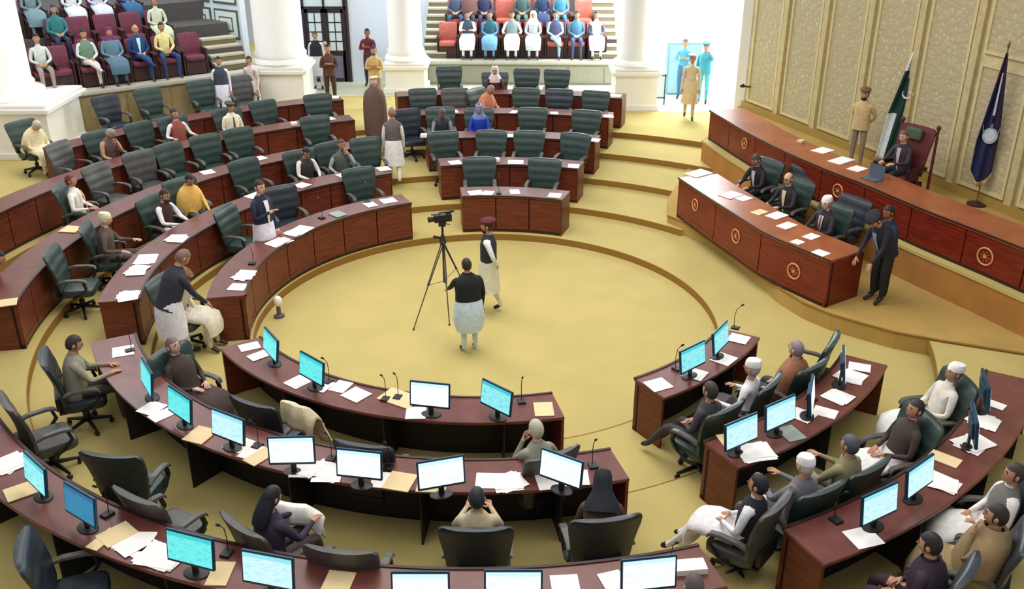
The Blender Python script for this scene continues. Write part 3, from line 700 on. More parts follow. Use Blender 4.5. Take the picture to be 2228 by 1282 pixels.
# ------------------------------------------------------------------ seated and standing members: left block
WHT = (240, 238, 236); CRM = (236, 228, 206); NVY = (30, 34, 58); DRK = (38, 36, 46)
def S(who, label, px, py, row, **k):
    st = k.get('style', 'green')
    return sitter(label, px, py, row, chairlabel='dark leather swivel chair holding the ' + who, **k)
S('reclining man in pale yellow', 'person in pale yellow wrap slumped over the desk at the far left', 85, 268, 5, lean=30, hp=30, arms='desk', shirt=(240, 222, 180), hair=(200, 190, 170), extras=[('shawl', (244, 228, 186)), ('tunic', (240, 226, 196))], skin='skin3')
S('sleeping man in orange', 'person in dusty orange leaning sideways, head down, in the upper left rows', 212, 275, 4, lean=22, hp=30, hy=30, arms=('face', 'desk'), shirt=(196, 150, 120), trouser=(70, 60, 80), hair=(150, 140, 132), extras=[('vest', (120, 96, 90))])
S('man in rust vest', 'person in rust vest with white sleeves, leaning back in the upper left rows', 378, 237, 4, lean=-6, arms=('rest', 'rest'), shirt=(240, 234, 230), trouser=(70, 60, 62), extras=[('vest', (150, 78, 66))])
S('man in cream jacket', 'person in cream jacket and dark cap sitting upright in upper left rows', 500, 222, 4, lean=2, arms='lap', shirt=(236, 228, 200), trouser=(90, 80, 70), extras=[('jacket', (238, 230, 204)), ('tie', (60, 50, 40)), ('beret', (60, 74, 56))])
S('man in grey vest reading', 'person in dark vest with white sleeve reading behind a chair, left block near the aisle', 668, 322, 2, lean=14, hp=15, arms='desk', shirt=(226, 220, 216), trouser=(50, 52, 58), extras=[('vest', (62, 58, 56))])
S('man with hand on face', 'person with hand on face, grey jacket, at the aisle end of the left block', 742, 303, 2, lean=4, arms=('face', 'rest'), shirt=(160, 168, 166), trouser=(40, 48, 50), hair=(80, 60, 50), extras=[('jacket', (84, 92, 88))], style='green', seat=False)
S('large man in white shirt', 'person in large white shirt and ochre scarf, dark trousers, at the left', 150, 380, 3, lean=-4, arms=('lap', 'rest'), shirt=(242, 236, 226), trouser=(44, 42, 56), stout=1.15, hair=(120, 50, 44), turn=30, extras=[('shirt_front', (214, 178, 118))])
S('man in white sleeves and dark vest', 'person in dark vest with white sleeves, hands clasped, beside the yellow shawl', 358, 412, 2, lean=10, arms='desk', shirt=(244, 240, 244), trouser=(236, 232, 240), hair=(60, 30, 28), extras=[('vest', (70, 40, 38)), ('beard', (60, 40, 32))], xy=None)
S('person in yellow shawl', 'person wrapped in a bright yellow shawl with one arm out to the right', 413, 380, 2, lean=12, hp=10, arms=('reach', 'lap'), shirt=(230, 188, 96), trouser=(60, 70, 60), hair=(50, 28, 28), extras=[('shawl', (232, 184, 92))], turn=-10)
S('grey-haired man in brown suit', 'person with cream cap and brown suit sitting sideways at the left front desk end', 228, 463, 2, lean=6, arms=('desk', 'rest'), shirt=(98, 84, 74), trouser=(92, 80, 76), hair=(226, 214, 180), skin='skin3', turn=25, extras=[('jacket', (96, 82, 70)), ('cap', (232, 222, 184))])
S('man cut by the left edge', 'person in dusty pink cut off by the left edge of the picture', 30, 545, 3, lean=40, hp=-20, arms='desk', shirt=(168, 128, 120), trouser=(120, 70, 60), turn=10, extras=[('shawl', (150, 104, 100))])
S('man hidden behind the bending one', 'person in cream tunic seated beside the bending man, face hidden by his arm', 455, 585, 1, lean=14, hp=20, arms='lap', shirt=(216, 206, 184), trouser=(210, 202, 184), turn=-20, extras=[('tunic', (222, 214, 196)), ('beret', (120, 84, 50))])
person('person standing in navy blazer over white clothes behind the left front desk', 563, 392, TH[1], -35, sc=1.08, legs='stand', arms=('down', 'cross'), shirt=WHT, sleeve=(34, 36, 62), trouser=(236, 232, 240), hair=(70, 20, 26), skin='skin3', extras=[('jacket', (32, 38, 66)), ('shirt_front', WHT), ('tunic', (234, 230, 240))])
person('person bending forward in dark vest and white trousers, reaching over the left front desk', 408, 545, TH[1], 40, legs='walk', arms=('reach', 'reach'), lean=24, sc=1.08, hp=20, shirt=(232, 230, 240), sleeve=(44, 46, 60), trouser=(232, 230, 242), hair=(130, 96, 88), stout=1.12, extras=[('jacket', (48, 46, 58)), ('tunic', (236, 234, 244))])
person('person walking away in grey vest and white clothes on the centre aisle', 852, 234, TH[3]-.0, 95, legs='walk', arms='down', shirt=(236, 232, 226), trouser=(240, 238, 236), hair=(150, 110, 96), extras=[('jacket', (104, 94, 92)), ('tunic', (238, 236, 236))], sleeve=(226, 220, 214))
person('person wrapped in a brown shawl standing high on the centre aisle', 812, 166, TH[4], 88, legs='stand', arms='cross', shirt=(96, 72, 62), trouser=(80, 62, 56), hair=(226, 190, 170), extras=[('coat', (104, 80, 70)), ('beret', (236, 208, 190))])
person('person in tan uniform standing behind the brown shawled one', 812, 100, TH[5], 270, arms='cross', shirt=(206, 176, 116), trouser=(170, 150, 110), extras=[('jacket', (208, 176, 110)), ('beard', (120, 90, 60))])
person('person in maroon jumper standing by the pale wall next to the door', 798, 62, .655, 265, arms='cross', shirt=(104, 34, 56), trouser=(60, 48, 60), skin='skin2')
person('person in black vest over white clothes standing beside the thick column', 684, 68, TH[5], 275, arms='down', shirt=(222, 226, 232), trouser=(214, 218, 226), hair=(60, 70, 60), extras=[('vest', (36, 32, 46)), ('tunic', (216, 220, 228))])
person('person in dark brown coat standing just in front of the dark door', 712, 96, TH[5], 280, arms='cross', shirt=(84, 50, 46), trouser=(70, 52, 46), extras=[('jacket', (92, 56, 48))])
# ------------------------------------------------------------------ middle of the hall
person('person in black jumper and pale blue trousers seen from behind at the tripod', 1014, 562, 0, 112, arms=('reach', 'down'), hp=5, lean=4, shirt=(20, 20, 26), trouser=(200, 222, 238), hair=(46, 30, 26), sc=.92, stout=1.3, extras=[('jacket', (22, 22, 28)), ('tunic', (204, 226, 240))])
person('person in dark waistcoat, maroon cap and cream trousers standing beyond the tripod', 1060, 477, 0, 172, legs='walk', arms=('behind', 'down'), shirt=(232, 234, 232), trouser=(226, 222, 196), hair=(60, 30, 34), extras=[('vest', (44, 50, 56)), ('beret', (84, 22, 36)), ('tunic', (230, 226, 204)), ('beard', (50, 40, 36))])
# ------------------------------------------------------------------ far centre block
S('person in orange shawl', 'person in orange shawl turned sideways in the far centre rows', 1072, 186, 4, lean=20, hp=20, arms='desk', shirt=(216, 140, 108), trouser=(60, 50, 60), hair=(150, 130, 120), turn=50, extras=[('shawl', (214, 136, 104))])
S('person in royal blue', 'person in royal blue with white headcloth in the far centre third row', 1042, 228, 3, lean=12, arms='desk', shirt=(28, 60, 180), trouser=(200, 220, 236), extras=[('vest', (30, 64, 190)), ('scarf', (120, 150, 200))])
S('person with white hat', 'person in maroon with white scarf seated in the last far centre row', 1076, 152, 5, lean=0, shirt=(96, 34, 48), trouser=(60, 50, 56), extras=[('scarf', (226, 214, 214))])
S('person in grey sleeve', 'person in grey leaning on the desk at the left of the far centre third row', 958, 228, 3, lean=26, hp=20, arms='desk', shirt=(150, 150, 160), trouser=(50, 52, 60), hair=(90, 84, 90), extras=[('jacket', (70, 74, 86))])
# ------------------------------------------------------------------ near block
S('man in grey sweater at the left end', 'person in grey-green sweater seen from behind, at the left end of second near desk', 196, 722, 2, head=25, lean=6, hp=10, arms='desk', shirt=(150, 146, 128), trouser=(70, 60, 54), hair=(54, 40, 44), extras=[('jacket', (154, 148, 130))], style='slate')
S('man in brown coat', 'person in dark brown coat reclining across his chair beside the near front desk', 370, 735, 1, head=-28, lean=-14, legs='out', arms='lap', shirt=(64, 52, 44), trouser=(66, 52, 52), hair=(120, 100, 96), skin='skin3', stout=1.15, extras=[('jacket', (66, 54, 46)), ('tunic', (72, 54, 52))], style='green')
S('white-haired man', 'person with white hair and grey jacket, chin on hand, right end of near front desk', 1172, 938, 1, head=120, lean=6, arms=('face', 'rest'), shirt=(150, 148, 134), trouser=(90, 96, 96), hair=(196, 192, 170), skin='skin3', extras=[('jacket', (152, 150, 136))], style='grey')
S('black-haired person in purple', 'person with black hair in a dark purple jacket leaning right at bottom left centre', 572, 1088, 2, head=50, lean=6, hp=20, arms='desk', shirt=(54, 44, 66), trouser=(70, 60, 60), hair=(26, 26, 36), hat='long', extras=[('jacket', (56, 46, 68))], style='grey')
S('person in tan sweater', 'person in tan sweater seen from behind at the second near desk', 1037, 1062, 2, head=90, lean=2, arms='desk', shirt=(196, 180, 148), trouser=(60, 60, 66), hair=(40, 44, 48), extras=[('jacket', (200, 184, 152))], style='slate')
S('person in black headscarf', 'person in black headscarf and brown jacket leaning over the second near desk end', 1312, 1022, 2, head=85, lean=22, hp=15, arms='desk', shirt=(92, 68, 54), trouser=(30, 34, 44), extras=[('jacket', (96, 70, 56)), ('scarf', (26, 28, 40))], style='slate', seat=False)
S('grey-haired person below', 'person with grey hair at the bottom edge beside the rightmost near monitor', 1512, 1250, 3, head=95, lean=6, arms='desk', shirt=(120, 110, 110), trouser=(60, 60, 60), hair=(96, 84, 84), style='slate')
# ------------------------------------------------------------------ near right block
S('man in white cap by the first right desk', 'person in white cap and white shirt behind the front near right desk', 1640, 782, 1, lean=-2, arms='rest', shirt=(236, 230, 234), trouser=(64, 60, 66), hair=(200, 190, 180), legs='out', extras=[('cap', (244, 240, 236)), ('tunic', (80, 74, 78))], turn=10)
S('grey-haired man in rust scarf', 'person with grey hair and rust scarf behind the front near right desk', 1735, 742, 1, lean=0, arms='lap', shirt=(150, 100, 74), trouser=(60, 70, 72), hair=(150, 132, 140), extras=[('shawl', (160, 108, 78))], turn=-12, skin='skin3')
S('man in dark suit with folded hands', 'person in dark suit with folded hands, left end of the front near right desk', 1548, 832, 1, lean=-2, arms='lap', shirt=(70, 66, 74), trouser=(58, 56, 62), hair=(60, 54, 52), legs='out', extras=[('jacket', (68, 64, 72))], turn=5)
chpx(1806, 738, TH[1], 150, 'empty green swivel chair at the far end of the front near right desk', 'green')
S('reclining man in white', 'person in white clothes and white cap reclining on the right, knees to the left', 2085, 792, 2, head=188, lean=-14, legs='sit', arms='lap', shirt=(232, 224, 214), trouser=(240, 244, 240), hair=(120, 90, 100), extras=[('cap', (240, 236, 236)), ('tunic', (238, 240, 236))], style='green')
S('dark coated man with white trousers', 'person in dark coat and white trousers stretched toward the left on the right side', 2035, 885, 2, head=192, lean=-12, legs='out', arms='lap', shirt=(70, 58, 52), trouser=(240, 236, 234), hair=(40, 36, 38), extras=[('jacket', (72, 60, 54)), ('tunic', (240, 236, 236))], style='green')
S('grey-haired man in olive', 'person with dark grey hair and olive jacket behind the second near right desk', 1853, 948, 2, lean=0, arms='desk', shirt=(140, 130, 96), trouser=(90, 84, 80), hair=(86, 84, 98), extras=[('jacket', (142, 134, 100))], style='green')
S('man in round white cap', 'person in round white cap and grey jacket behind the second near right desk', 1768, 1000, 2, lean=0, arms='desk', shirt=(120, 116, 122), trouser=(80, 80, 84), hair=(220, 200, 190), extras=[('cap', (244, 244, 250)), ('jacket', (120, 116, 124))], style='green')
S('man in black vest and white trousers', 'person in black vest, white sleeves and white trousers at the near right aisle', 1668, 1046, 2, lean=-6, legs='out', arms='lap', shirt=(240, 240, 246), trouser=(238, 232, 236), hair=(34, 32, 40), extras=[('vest', (40, 40, 52)), ('tunic', (240, 234, 238))], style='grey', turn=26)
S('man in olive shawl', 'person in olive brown shawl with raised hands in the bottom right corner', 2185, 1105, 3, head=150, lean=-2, arms=('face', 'lap'), shirt=(150, 124, 88), trouser=(64, 48, 60), hair=(50, 36, 36), stout=1.2, extras=[('shawl', (152, 126, 90)), ('tunic', (150, 128, 92))], style='slate')
S('man in white at the right edge', 'person in white with grey vest cut by the right edge, above the olive shawl', 2215, 1010, 3, head=175, lean=-6, legs='out', arms='lap', shirt=(236, 230, 226), trouser=(240, 234, 230), hair=(60, 50, 50), extras=[('vest', (120, 116, 112)), ('tunic', (240, 236, 232))], style='slate')
S('man in dark purple', 'person in dark purple jacket at the very bottom right', 2150, 1245, 3, head=140, lean=4, arms='lap', shirt=(54, 34, 56), trouser=(60, 40, 50), hair=(40, 30, 36), stout=1.2, extras=[('jacket', (52, 34, 54))], style='slate')

empties([(1042, 336, 1), (1195, 334, 1), (963, 280, 2, 6), (1067, 276, 2, -5), (1156, 277, 2), (1255, 286, 2, -8),
         (918, 232, 3, 12, 'slate'), (1160, 236, 3), (1281, 238, 3), (915, 187, 4), (987, 184, 4, 0, 'grey'), (1148, 184, 4), (1204, 186, 4, 0, 'slate'), (1279, 200, 4),
         (978, 152, 5), (1145, 157, 5), (1210, 159, 5)], 'C', 'far centre')
empties([(775, 367, 1), (478, 450, 1, 10), (598, 412, 1, -15, 'slate'), (505, 343, 2), (345, 405, 2, 14, 'grey'), (255, 428, 2), (85, 545, 2, 8), (768, 308, 2),
         (645, 322, 2, 10), (270, 326, 3, 5), (385, 297, 3, -4), (492, 283, 3), (675, 250, 3), (55, 332, 3, 6, 'grey'), (30, 412, 2, 8), (278, 262, 4, 6), (560, 213, 4, 10), (683, 202, 4), (445, 235, 4, 5, 'grey'),
         (30, 258, 4, 14, 'grey'), (230, 211, 5, 6, 'slate'), (325, 197, 5, 4), (437, 180, 5), (527, 173, 5, 0, 'grey'), (165, 302, 3, -6, 'grey')], 'L', 'left')

# ------------------------------------------------------------------ dais people
def D(who, label, px, py, z=ZD, head=215, **k):
    return sitter(label, px, py, 0, head=head, z=z, chairlabel='dark swivel chair holding the ' + who, **k)
D('first clerk', 'person in black coat over white, leftmost at the clerks\' desk', 1642, 338, lean=14, hp=15, arms='desk', shirt=(40, 36, 44), trouser=(30, 30, 36), hair=(70, 64, 66), extras=[('jacket', (34, 30, 40)), ('shirt_front', (200, 190, 200))])
D('bald clerk', 'person with bald head and cream scarf, second at the clerks\' desk', 1716, 376, lean=8, arms='desk', shirt=(44, 38, 44), trouser=(30, 30, 36), hair=(120, 96, 70), hat='bald', skin='skin3', extras=[('jacket', (46, 40, 48)), ('shirt_front', (220, 206, 170)), ('glasses', (30, 30, 30))])
D('white-capped clerk', 'person with white cap, dark suit and tie, third at the clerks\' desk', 1800, 428, lean=4, arms='desk', shirt=(46, 42, 50), trouser=(30, 32, 44), hair=(60, 50, 46), skin='skin3', extras=[('jacket', (48, 44, 52)), ('shirt_front', (220, 200, 190)), ('tie', (120, 60, 60)), ('cap', (240, 232, 228))])
person('person in black cap bending over papers at the right end of the clerks\' desk', 1898, 470, ZD, 205, lean=30, hp=15, arms=('reach', 'reach'), shirt=(110, 130, 170), sleeve=(34, 34, 50), trouser=(30, 26, 30), extras=[('jacket', (34, 32, 46)), ('beret', (34, 26, 36)), ('shirt_front', (130, 160, 210))])
person('person in navy standing behind the bending one, blue cloth on the shoulder', 1935, 448, ZD, 200, lean=8, arms='cross', shirt=(36, 42, 70), trouser=(30, 28, 34), skin='skin2', sc=.96, extras=[('jacket', (34, 38, 62)), ('shirt_front', (150, 180, 220))])
chpx(1752, 366, ZD, 212, 'empty dark swivel chair between the bald clerk and the white-capped clerk', 'slate')
chpx(1862, 432, ZD, 212, 'empty dark swivel chair to the right of the white-capped clerk', 'slate')
t, sl = person('person in dark suit presiding at the high desk under the green flag', 1968, 284, ZP, 212, legs='sit', lean=8, arms='desk', shirt=(56, 50, 62), trouser=(40, 36, 46), hair=(110, 84, 74), skin='skin3', extras=[('jacket', (58, 50, 64)), ('shirt_front', (200, 180, 180))])
person('person in khaki shirt, beret and belt standing guard against the gilded wall', 1885, 192, ZP, 230, arms='behind', shirt=(206, 180, 130), trouser=(150, 130, 112), hair=(40, 30, 28), extras=[('beret', (120, 92, 70)), ('beard', (40, 30, 28)), ('jacket', (206, 180, 130))])
# tall carved presiding chair
t = root('presiding_chair', (sl.x, sl.y, ZP), R(212-90), 'tall maroon presiding chair with green headrest behind the dark suited man', 'chair'); t.scale = (1.0,)*3
Mma = mat('maroon_velvet', srgb(96, 30, 34), .7, var=.15, scale=10)
backrest_o = link('backrest', backrest_mesh(.78, .68, .48, 1.38, -.26, .16, .1, 3, 'tall_backrest', Mma), t)
mb = MB(); cushion(mb, 0, .02, .46, .64, .58, .14); mb.build('seat', Mma, t, smooth=True)
mb = MB(); cushion(mb, 0, -.26, 1.26, .34, .1, .2); mb.build('headrest', mat('green_velvet', srgb(74, 96, 66), .7), t, smooth=True)
for s_ in (-1, 1):
    mb = MB(); mb.box(s_*.38-.05, s_*.38+.05, -.25, .28, .62, .69); mb.box(s_*.38-.03, s_*.38+.03, .2, .26, .1, .64); mb.build('armrest', M_woodd, t, bevel=.01)
    mb = MB(); mb.tube((s_*.42, -.38, 0), (s_*.40, -.40, 1.40), .03, .026, 8); mb.ell((s_*.40, -.40, 1.43), (.045, .045, .05)); mb.build('post', Mma, t)
mb = MB(); mb.box(-.36, .36, -.28, .28, 0, .38); mb.build('base', M_woodd, t, bevel=.02)

# ------------------------------------------------------------------ flags
def flag(px, py, pz, px0, py0, label, kind):
    b = at(px0, py0, ZP); zt = ZP
    while proj((b.x, b.y, zt))[1] > py and zt < 6: zt += .01
    hgt = zt-ZP; t = root('flag', b, 0, label, 'flag')
    lean = Vector((at(px, py, zt).x-b.x, at(px, py, zt).y-b.y, 0))
    top = Vector((lean.x, lean.y, hgt))
    mb = MB(); mb.tube((0, 0, .04), top, .016, .013); mb.build('pole', mat('brass_pole', srgb(150, 110, 60), .35, metal=.7), t)
    mb = MB(); mb.ell(top+Vector((0, 0, .05)), (.025, .025, .07)); mb.build('finial', mat('brass_pole', srgb(150, 110, 60)), t, smooth=True)
    mb = MB(); mb.loft([ring(Vector((0, 0, z)), Vector((1, 0, 0)), Vector((0, 1, 0)), r, r) for z, r in ((0, .18), (.03, .18), (.05, .1), (.08, .03))]); mb.build('stand', M_dbrown, t, smooth=True)
    # hanging cloth: folds around the pole, widening downwards
    view = Vector((b.x, b.y, 0)).normalized(); X = Vector((view.y, -view.x, 0)); Y = -view
    z0, z1 = kind['span']; N = 26; J = 28; rows = []
    for i in range(N+1):
        u = i/N; z = hgt-(hgt*z0)-(hgt*(z1-z0))*u; c = top*(z/hgt); c = Vector((c.x, c.y, z))
        wl, wr = kind['w'](u); row = []
        for j in range(J+1):
            v = j/J; row.append(c+X*(-wl+(wl+wr)*v)+Y*(.05+.035*math.sin(v*PI*5+u*2)*min(1, u*3)+.02*math.sin(v*9+u*5))+Vector((0, 0, -.10*kind.get('dip', 0)*math.sin(v*PI)*u)))
        rows.append(row)
    mb = MB(); vs = [p for r in rows for p in r]; fs = []; mi = []
    for i in range(N):
        for j in range(J):
            a = i*(J+1)+j; fs.append((a, a+1, a+J+2, a+J+1)); mi.append(kind['mi']((j+.5)/J, (i+.5)/N))
    mb.v = [tuple(v) for v in vs]; mb.f = fs; mb.mi = mi
    o = mb.build('cloth', kind['mats'], t, smooth=True)
    md = o.modifiers.new('thick', 'SOLIDIFY'); md.thickness = .008; md.offset = 0
    def on(v, u, off=.0):
        i = u*N; j = v*J; a = rows[int(i)][int(j)]; b_ = rows[min(int(i)+1, N)][min(int(j)+1, J)]; return a.lerp(b_, .5)+Y*(.05+off)
    return t, on, X, Y, rows
Mfw, Mfg = cm((226, 234, 238)), cm((22, 62, 58))
t, on, X, Y, rows = flag(2006, 72, 3.3, 1922, 366, 'hanging green and white flag with a crescent and star behind the presiding chair',
    dict(span=(.02, .93), w=lambda u: (.03+.19*min(1, u*1.6), .04+.24*min(1, u*1.8)-.16*max(0, u-.6)), mi=lambda v, u: 0 if u < .26 or (v < .34 and u > .60) else 1, mats=[Mfw, Mfg])) 
mb = MB(); c = on(.55, .46)+Y*.02; Nn = 20; ra = .105
rr = []
for i in range(Nn+1):
    a = R(150)+R(240)*i/Nn; th_ = .004+.028*math.sin(PI*i/Nn); d_ = X*math.cos(a)+Vector((0, 0, 1))*math.sin(a)
    rr.append([c+d_*(ra-th_), c+d_*(ra+th_*.3), c+d_*(ra+th_*.3)+Y*.01, c+d_*(ra-th_)+Y*.01])
mb.loft(rr); mb.build('crescent', cm((240, 224, 226)), t)
mb = MB(); sc_ = c+X*.045+Vector((0, 0, .035)); pts = []
for i in range(10): a = PI/2+2*PI*i/10; r_ = .04 if i % 2 == 0 else .016; pts.append(sc_+X*r_*math.cos(a)+Vector((0, 0, 1))*r_*math.sin(a))
mb.add(pts+[p+Y*.01 for p in pts], [tuple(range(10)), tuple(range(10, 20))]+[(i, (i+1) % 10, (i+1) % 10+10, i+10) for i in range(10)]); mb.build('star', cm((240, 244, 246)), t)
Mnv, Mnv2, Mfr = cm((34, 40, 84)), cm((52, 34, 62)), cm((206, 186, 140))
t, on, X, Y, rows = flag(2194, 104, 3.3, 2124, 446, 'hanging navy blue flag with a pale round emblem and cream fringe at the right',
    dict(span=(.03, .80), dip=2.2, w=lambda u: (.02+.20*min(1, u*1.4), .02+.13*min(1, u*1.6)), mi=lambda v, u: 2 if u > .955 else 1 if (v > .78 or u < .25) else 0, mats=[Mnv, Mnv2, Mfr]))
mb = MB(); c = on(.55, .60)+Y*.015; Z = Vector((0, 0, 1))
mb.loft([[c+X*(.13*math.cos(2*PI*i/28))+Z*(.15*math.sin(2*PI*i/28))+Y*o_ for i in range(28)] for o_ in (0, .012)]); em = mb.build('round_emblem', cm((176, 186, 206)), t)
mb = MB(); mb.loft([[c+X*(.09*math.cos(2*PI*i/24))+Z*(.11*math.sin(2*PI*i/24))+Y*o_ for i in range(24)] for o_ in (.012, .018)]); mb.build('emblem_centre', cm((206, 212, 224)), em)
mb = MB()
for s_ in (-1, 1): mb.tube(c+X*s_*.12+Z*.05+Y*.01, c+X*s_*.15+Z*.2+Y*.01, .014, .006, 6)
mb.tube(c+Z*.16+Y*.01, c+Z*.23+Y*.01, .03, .012, 8); mb.build('emblem_crown', cm((120, 120, 132)), em)
mb = MB(); a = on(.5, .12)+Y*.02; b_ = on(.52, .46)+Y*.02; mb.add([a-X*.01, a+X*.01, b_+X*.02, b_-X*.02], [(0, 1, 2, 3)]); mb.build('pale_ribbon', cm((200, 196, 206)), t)

# ------------------------------------------------------------------ lobby at the right
person('person in khaki uniform walking in the bright lobby at the right', 1508, 118, .655, 260, legs='walk', arms=('down', 'down'), shirt=(226, 206, 168), trouser=(196, 180, 146), hair=(120, 100, 90), extras=[('beret', (150, 130, 120)), ('tunic', (222, 200, 160))])
person('person in pale blue shirt standing behind the khaki one in the lobby', 1492, 84, .655, 255, arms='cross', shirt=(96, 170, 196), trouser=(70, 120, 160), hair=(60, 80, 90))
person('person in teal with a wide hat standing at the right of the lobby group', 1538, 92, .655, 250, arms=('up', 'down'), shirt=(60, 150, 176), trouser=(90, 190, 206), hair=(40, 90, 110), extras=[('beret', (40, 120, 140)), ('jacket', (70, 160, 184))])
b = at(1425, 228, .655); t = root('display_board', b, 0, 'small framed white board on legs beside the right hand column', 'board')
mb = MB()
for x in (-.25, .25): mb.box(x-.02, x+.02, -.02, .02, 0, .85)
mb.box(-.27, .27, -.02, .02, .81, .85); mb.box(-.27, .27, -.02, .02, .18, .22); mb.build('frame', mat('slate_frame', srgb(70, 96, 104), .5), t)
mb = MB(); mb.box(-.23, .23, -.01, .01, .22, .81); mb.build('board', mat('pale_board', srgb(206, 230, 238), .6), t)
b = at(1490, 212, .655); t = root('cabinet', b, 0, 'tall blue grey glazed cabinet behind the people in the lobby', 'cabinet')
mb = MB(); mb.box(-.5, .45, .35, .8, 0, 1.5); mb.build('body', mat('blue_cabinet', srgb(120, 160, 180), .5), t, bevel=.01)
for s_ in (0, 1):
    mb = MB(); mb.box(-.47+s_*.47, -.05+s_*.47, .33, .35, .06, 1.44); do = mb.build('door', mat('blue_cabinet_door', srgb(150, 190, 206), .4), t)
    mb = MB(); mb.box(-.08+s_*.09, -.06+s_*.09, .31, .33, .7, .85); mb.build('handle', M_chr, do)
b = at(1628, 205, ZP+.55); wb_ = Vector((WA.x, WA.y, 0))+Vector((wd.x, wd.y, 0))*.25
t = root('wall_lamp', (wb_.x+wn.x*.05, wb_.y+wn.y*.05, 1.62), math.atan2(-wn.x, wn.y), 'small dark bracket lamp at the left end of the gilded wall', 'lamp')
mb = MB(); mb.tube((0, 0, 0), (0, .2, .03), .02); mb.build('bracket', M_blk, t); mb = MB(); mb.ell((0, .24, .05), (.07, .07, .05)); mb.build('shade', M_blk, t, smooth=True)
# wooden lectern post by the door
b = at(714, 186, TH[5]); t = root('rope_post', b, 0, 'pale wooden post standing in front of the dark door', 'post')
mb = MB(); mb.loft([ring(Vector((0, 0, z)), Vector((1, 0, 0)), Vector((0, 1, 0)), r, r, 4) for z, r in ((0, .16), (.06, .16), (.1, .08), (1.1, .075), (1.16, .1), (1.2, .1))]); mb.build('shaft', mat('pale_wood', srgb(214, 176, 124), .5), t); mb = MB(); mb.ell((0, 0, 1.26), (.07, .07, .07)); mb.build('knob', mat('pale_wood', srgb(214, 176, 124)), t, smooth=True)

# ------------------------------------------------------------------ galleries: seats and spectators
def gseat_meshes(m):
    d = {}; d['backrest'] = backrest_mesh(.56, .52, .42, 1.0, -.22, .1, .09, 1, 'seat_back', m)
    mb = MB(); cushion(mb, 0, .03, .42, .52, .5, .12); d['seat'] = mb.mesh('seat', m, smooth=True)
    mb = MB(); mb.box(-.26, .26, -.2, .2, 0, .36); d['base'] = mb.mesh('base', M_dbrown)
    return d
GS = {'maroon': gseat_meshes(M_maroon), 'coral': gseat_meshes(M_coral)}
mb = MB(); mb.box(-.03, .03, -.22, .24, .6, .64); mb.box(-.02, .02, -.2, .2, 0, .6); GARM = mb.mesh('armrest', M_dbrown)
def gseat(g, x, row, col, label):
    mid, ang, d, nb, pitch = g; z = (ZL if g is GLt else ZC)+row*(.5 if g is GLt else .52); p = gpt(mid, d, nb, x, .62+row*pitch, z)
    t = root('gallery_seat', p, ang+PI, label, 'seat', 'gallery seats'); 
    for k in ('backrest', 'seat', 'base'): link(k, GS[col][k], t)
    for s_ in (-1, 1): link('armrest', GARM, t, (s_*.3, 0, 0))
    return p
GLt = (gm, ga, gd, gn, 1.05); GCt = (cmid, ca, cd_, cn, 1.0)
def xat(g, px, row):                                # gallery x coordinate seen at pixel column px
    mid, ang, d, nb, pitch = g; lo, hi = -6, 6
    for _ in range(40):
        m_ = (lo+hi)/2; p = gpt(mid, d, nb, m_, .62+row*pitch, (ZL if g is GLt else ZC)+row*.52+.6)
        if proj(p)[0] < px: lo = m_
        else: hi = m_
    return lo
def spect(g, px, row, label, col, seat=True, **k):
    x = xat(g, px, row); who = label
    p = gseat(g, x, row, col, k.pop('sl', 'gallery seat holding the ' + label.replace('person in ', 'one in ')))
    k.setdefault('arms', 'lap'); k.setdefault('legs', 'sit'); lean = k.pop('lean', -3)
    return person(label, 0, 0, p.z, math.degrees(g[1])-90, lean=lean, xy=(p.x, p.y), group=None, **k)
def gempty(g, px, row, col, label): gseat(g, xat(g, px, row), row, col, label)
G = 'the middle gallery'
gempty(GCt, 974, 0, 'coral', 'empty coral seat, leftmost in the front row of the middle gallery')
spect(GCt, 1018, 0, 'person in white with dark vest straps, front row of middle gallery, beside empty seat', 'coral', shirt=(228, 240, 244), trouser=(236, 242, 246), arms='desk', extras=[('vest', (60, 72, 90)), ('tunic', (230, 240, 244))], sl='coral seat holding the leftmost white-clad spectator')
spect(GCt, 1066, 0, 'person in blue between two in white, front row of middle gallery', 'coral', shirt=(86, 150, 186), trouser=(120, 150, 190), extras=[('vest', (40, 96, 110)), ('tunic', (104, 160, 200))], sl='coral seat holding the left blue-clad spectator')
spect(GCt, 1114, 0, 'person in bright white with arms spread, front row, below the empty coral seat', 'coral', arms='rest', shirt=(236, 244, 244), trouser=(240, 246, 244), extras=[('vest', (130, 150, 150)), ('tunic', (238, 246, 246))], sl='coral seat holding the white-clad spectator below the empty seat')
spect(GCt, 1160, 0, 'person in pale grey with tall white headcloth in the middle gallery front row', 'coral', shirt=(190, 206, 216), trouser=(214, 216, 232), extras=[('scarf', (220, 232, 238)), ('tunic', (206, 216, 228))], sl='coral seat holding the spectator with white headcloth')
spect(GCt, 1208, 0, 'person in pale blue with crossed leg in the middle gallery front row', 'coral', legs='cross', shirt=(180, 216, 232), trouser=(150, 186, 206), extras=[('vest', (74, 76, 110))], sl='coral seat holding the cross-legged pale blue spectator')
spect(GCt, 1254, 0, 'person in steel blue jacket, second from right in the middle gallery front row', 'coral', shirt=(78, 122, 156), trouser=(62, 74, 112), extras=[('jacket', (78, 124, 158))], sl='coral seat holding the steel blue spectator')
spect(GCt, 1297, 0, 'person in white tunic and dark jacket, rightmost in the middle gallery front row', 'coral', shirt=(214, 240, 240), sleeve=(60, 80, 100), trouser=(226, 244, 246), extras=[('tunic', (222, 242, 244))], sl='coral seat holding the rightmost spectator')
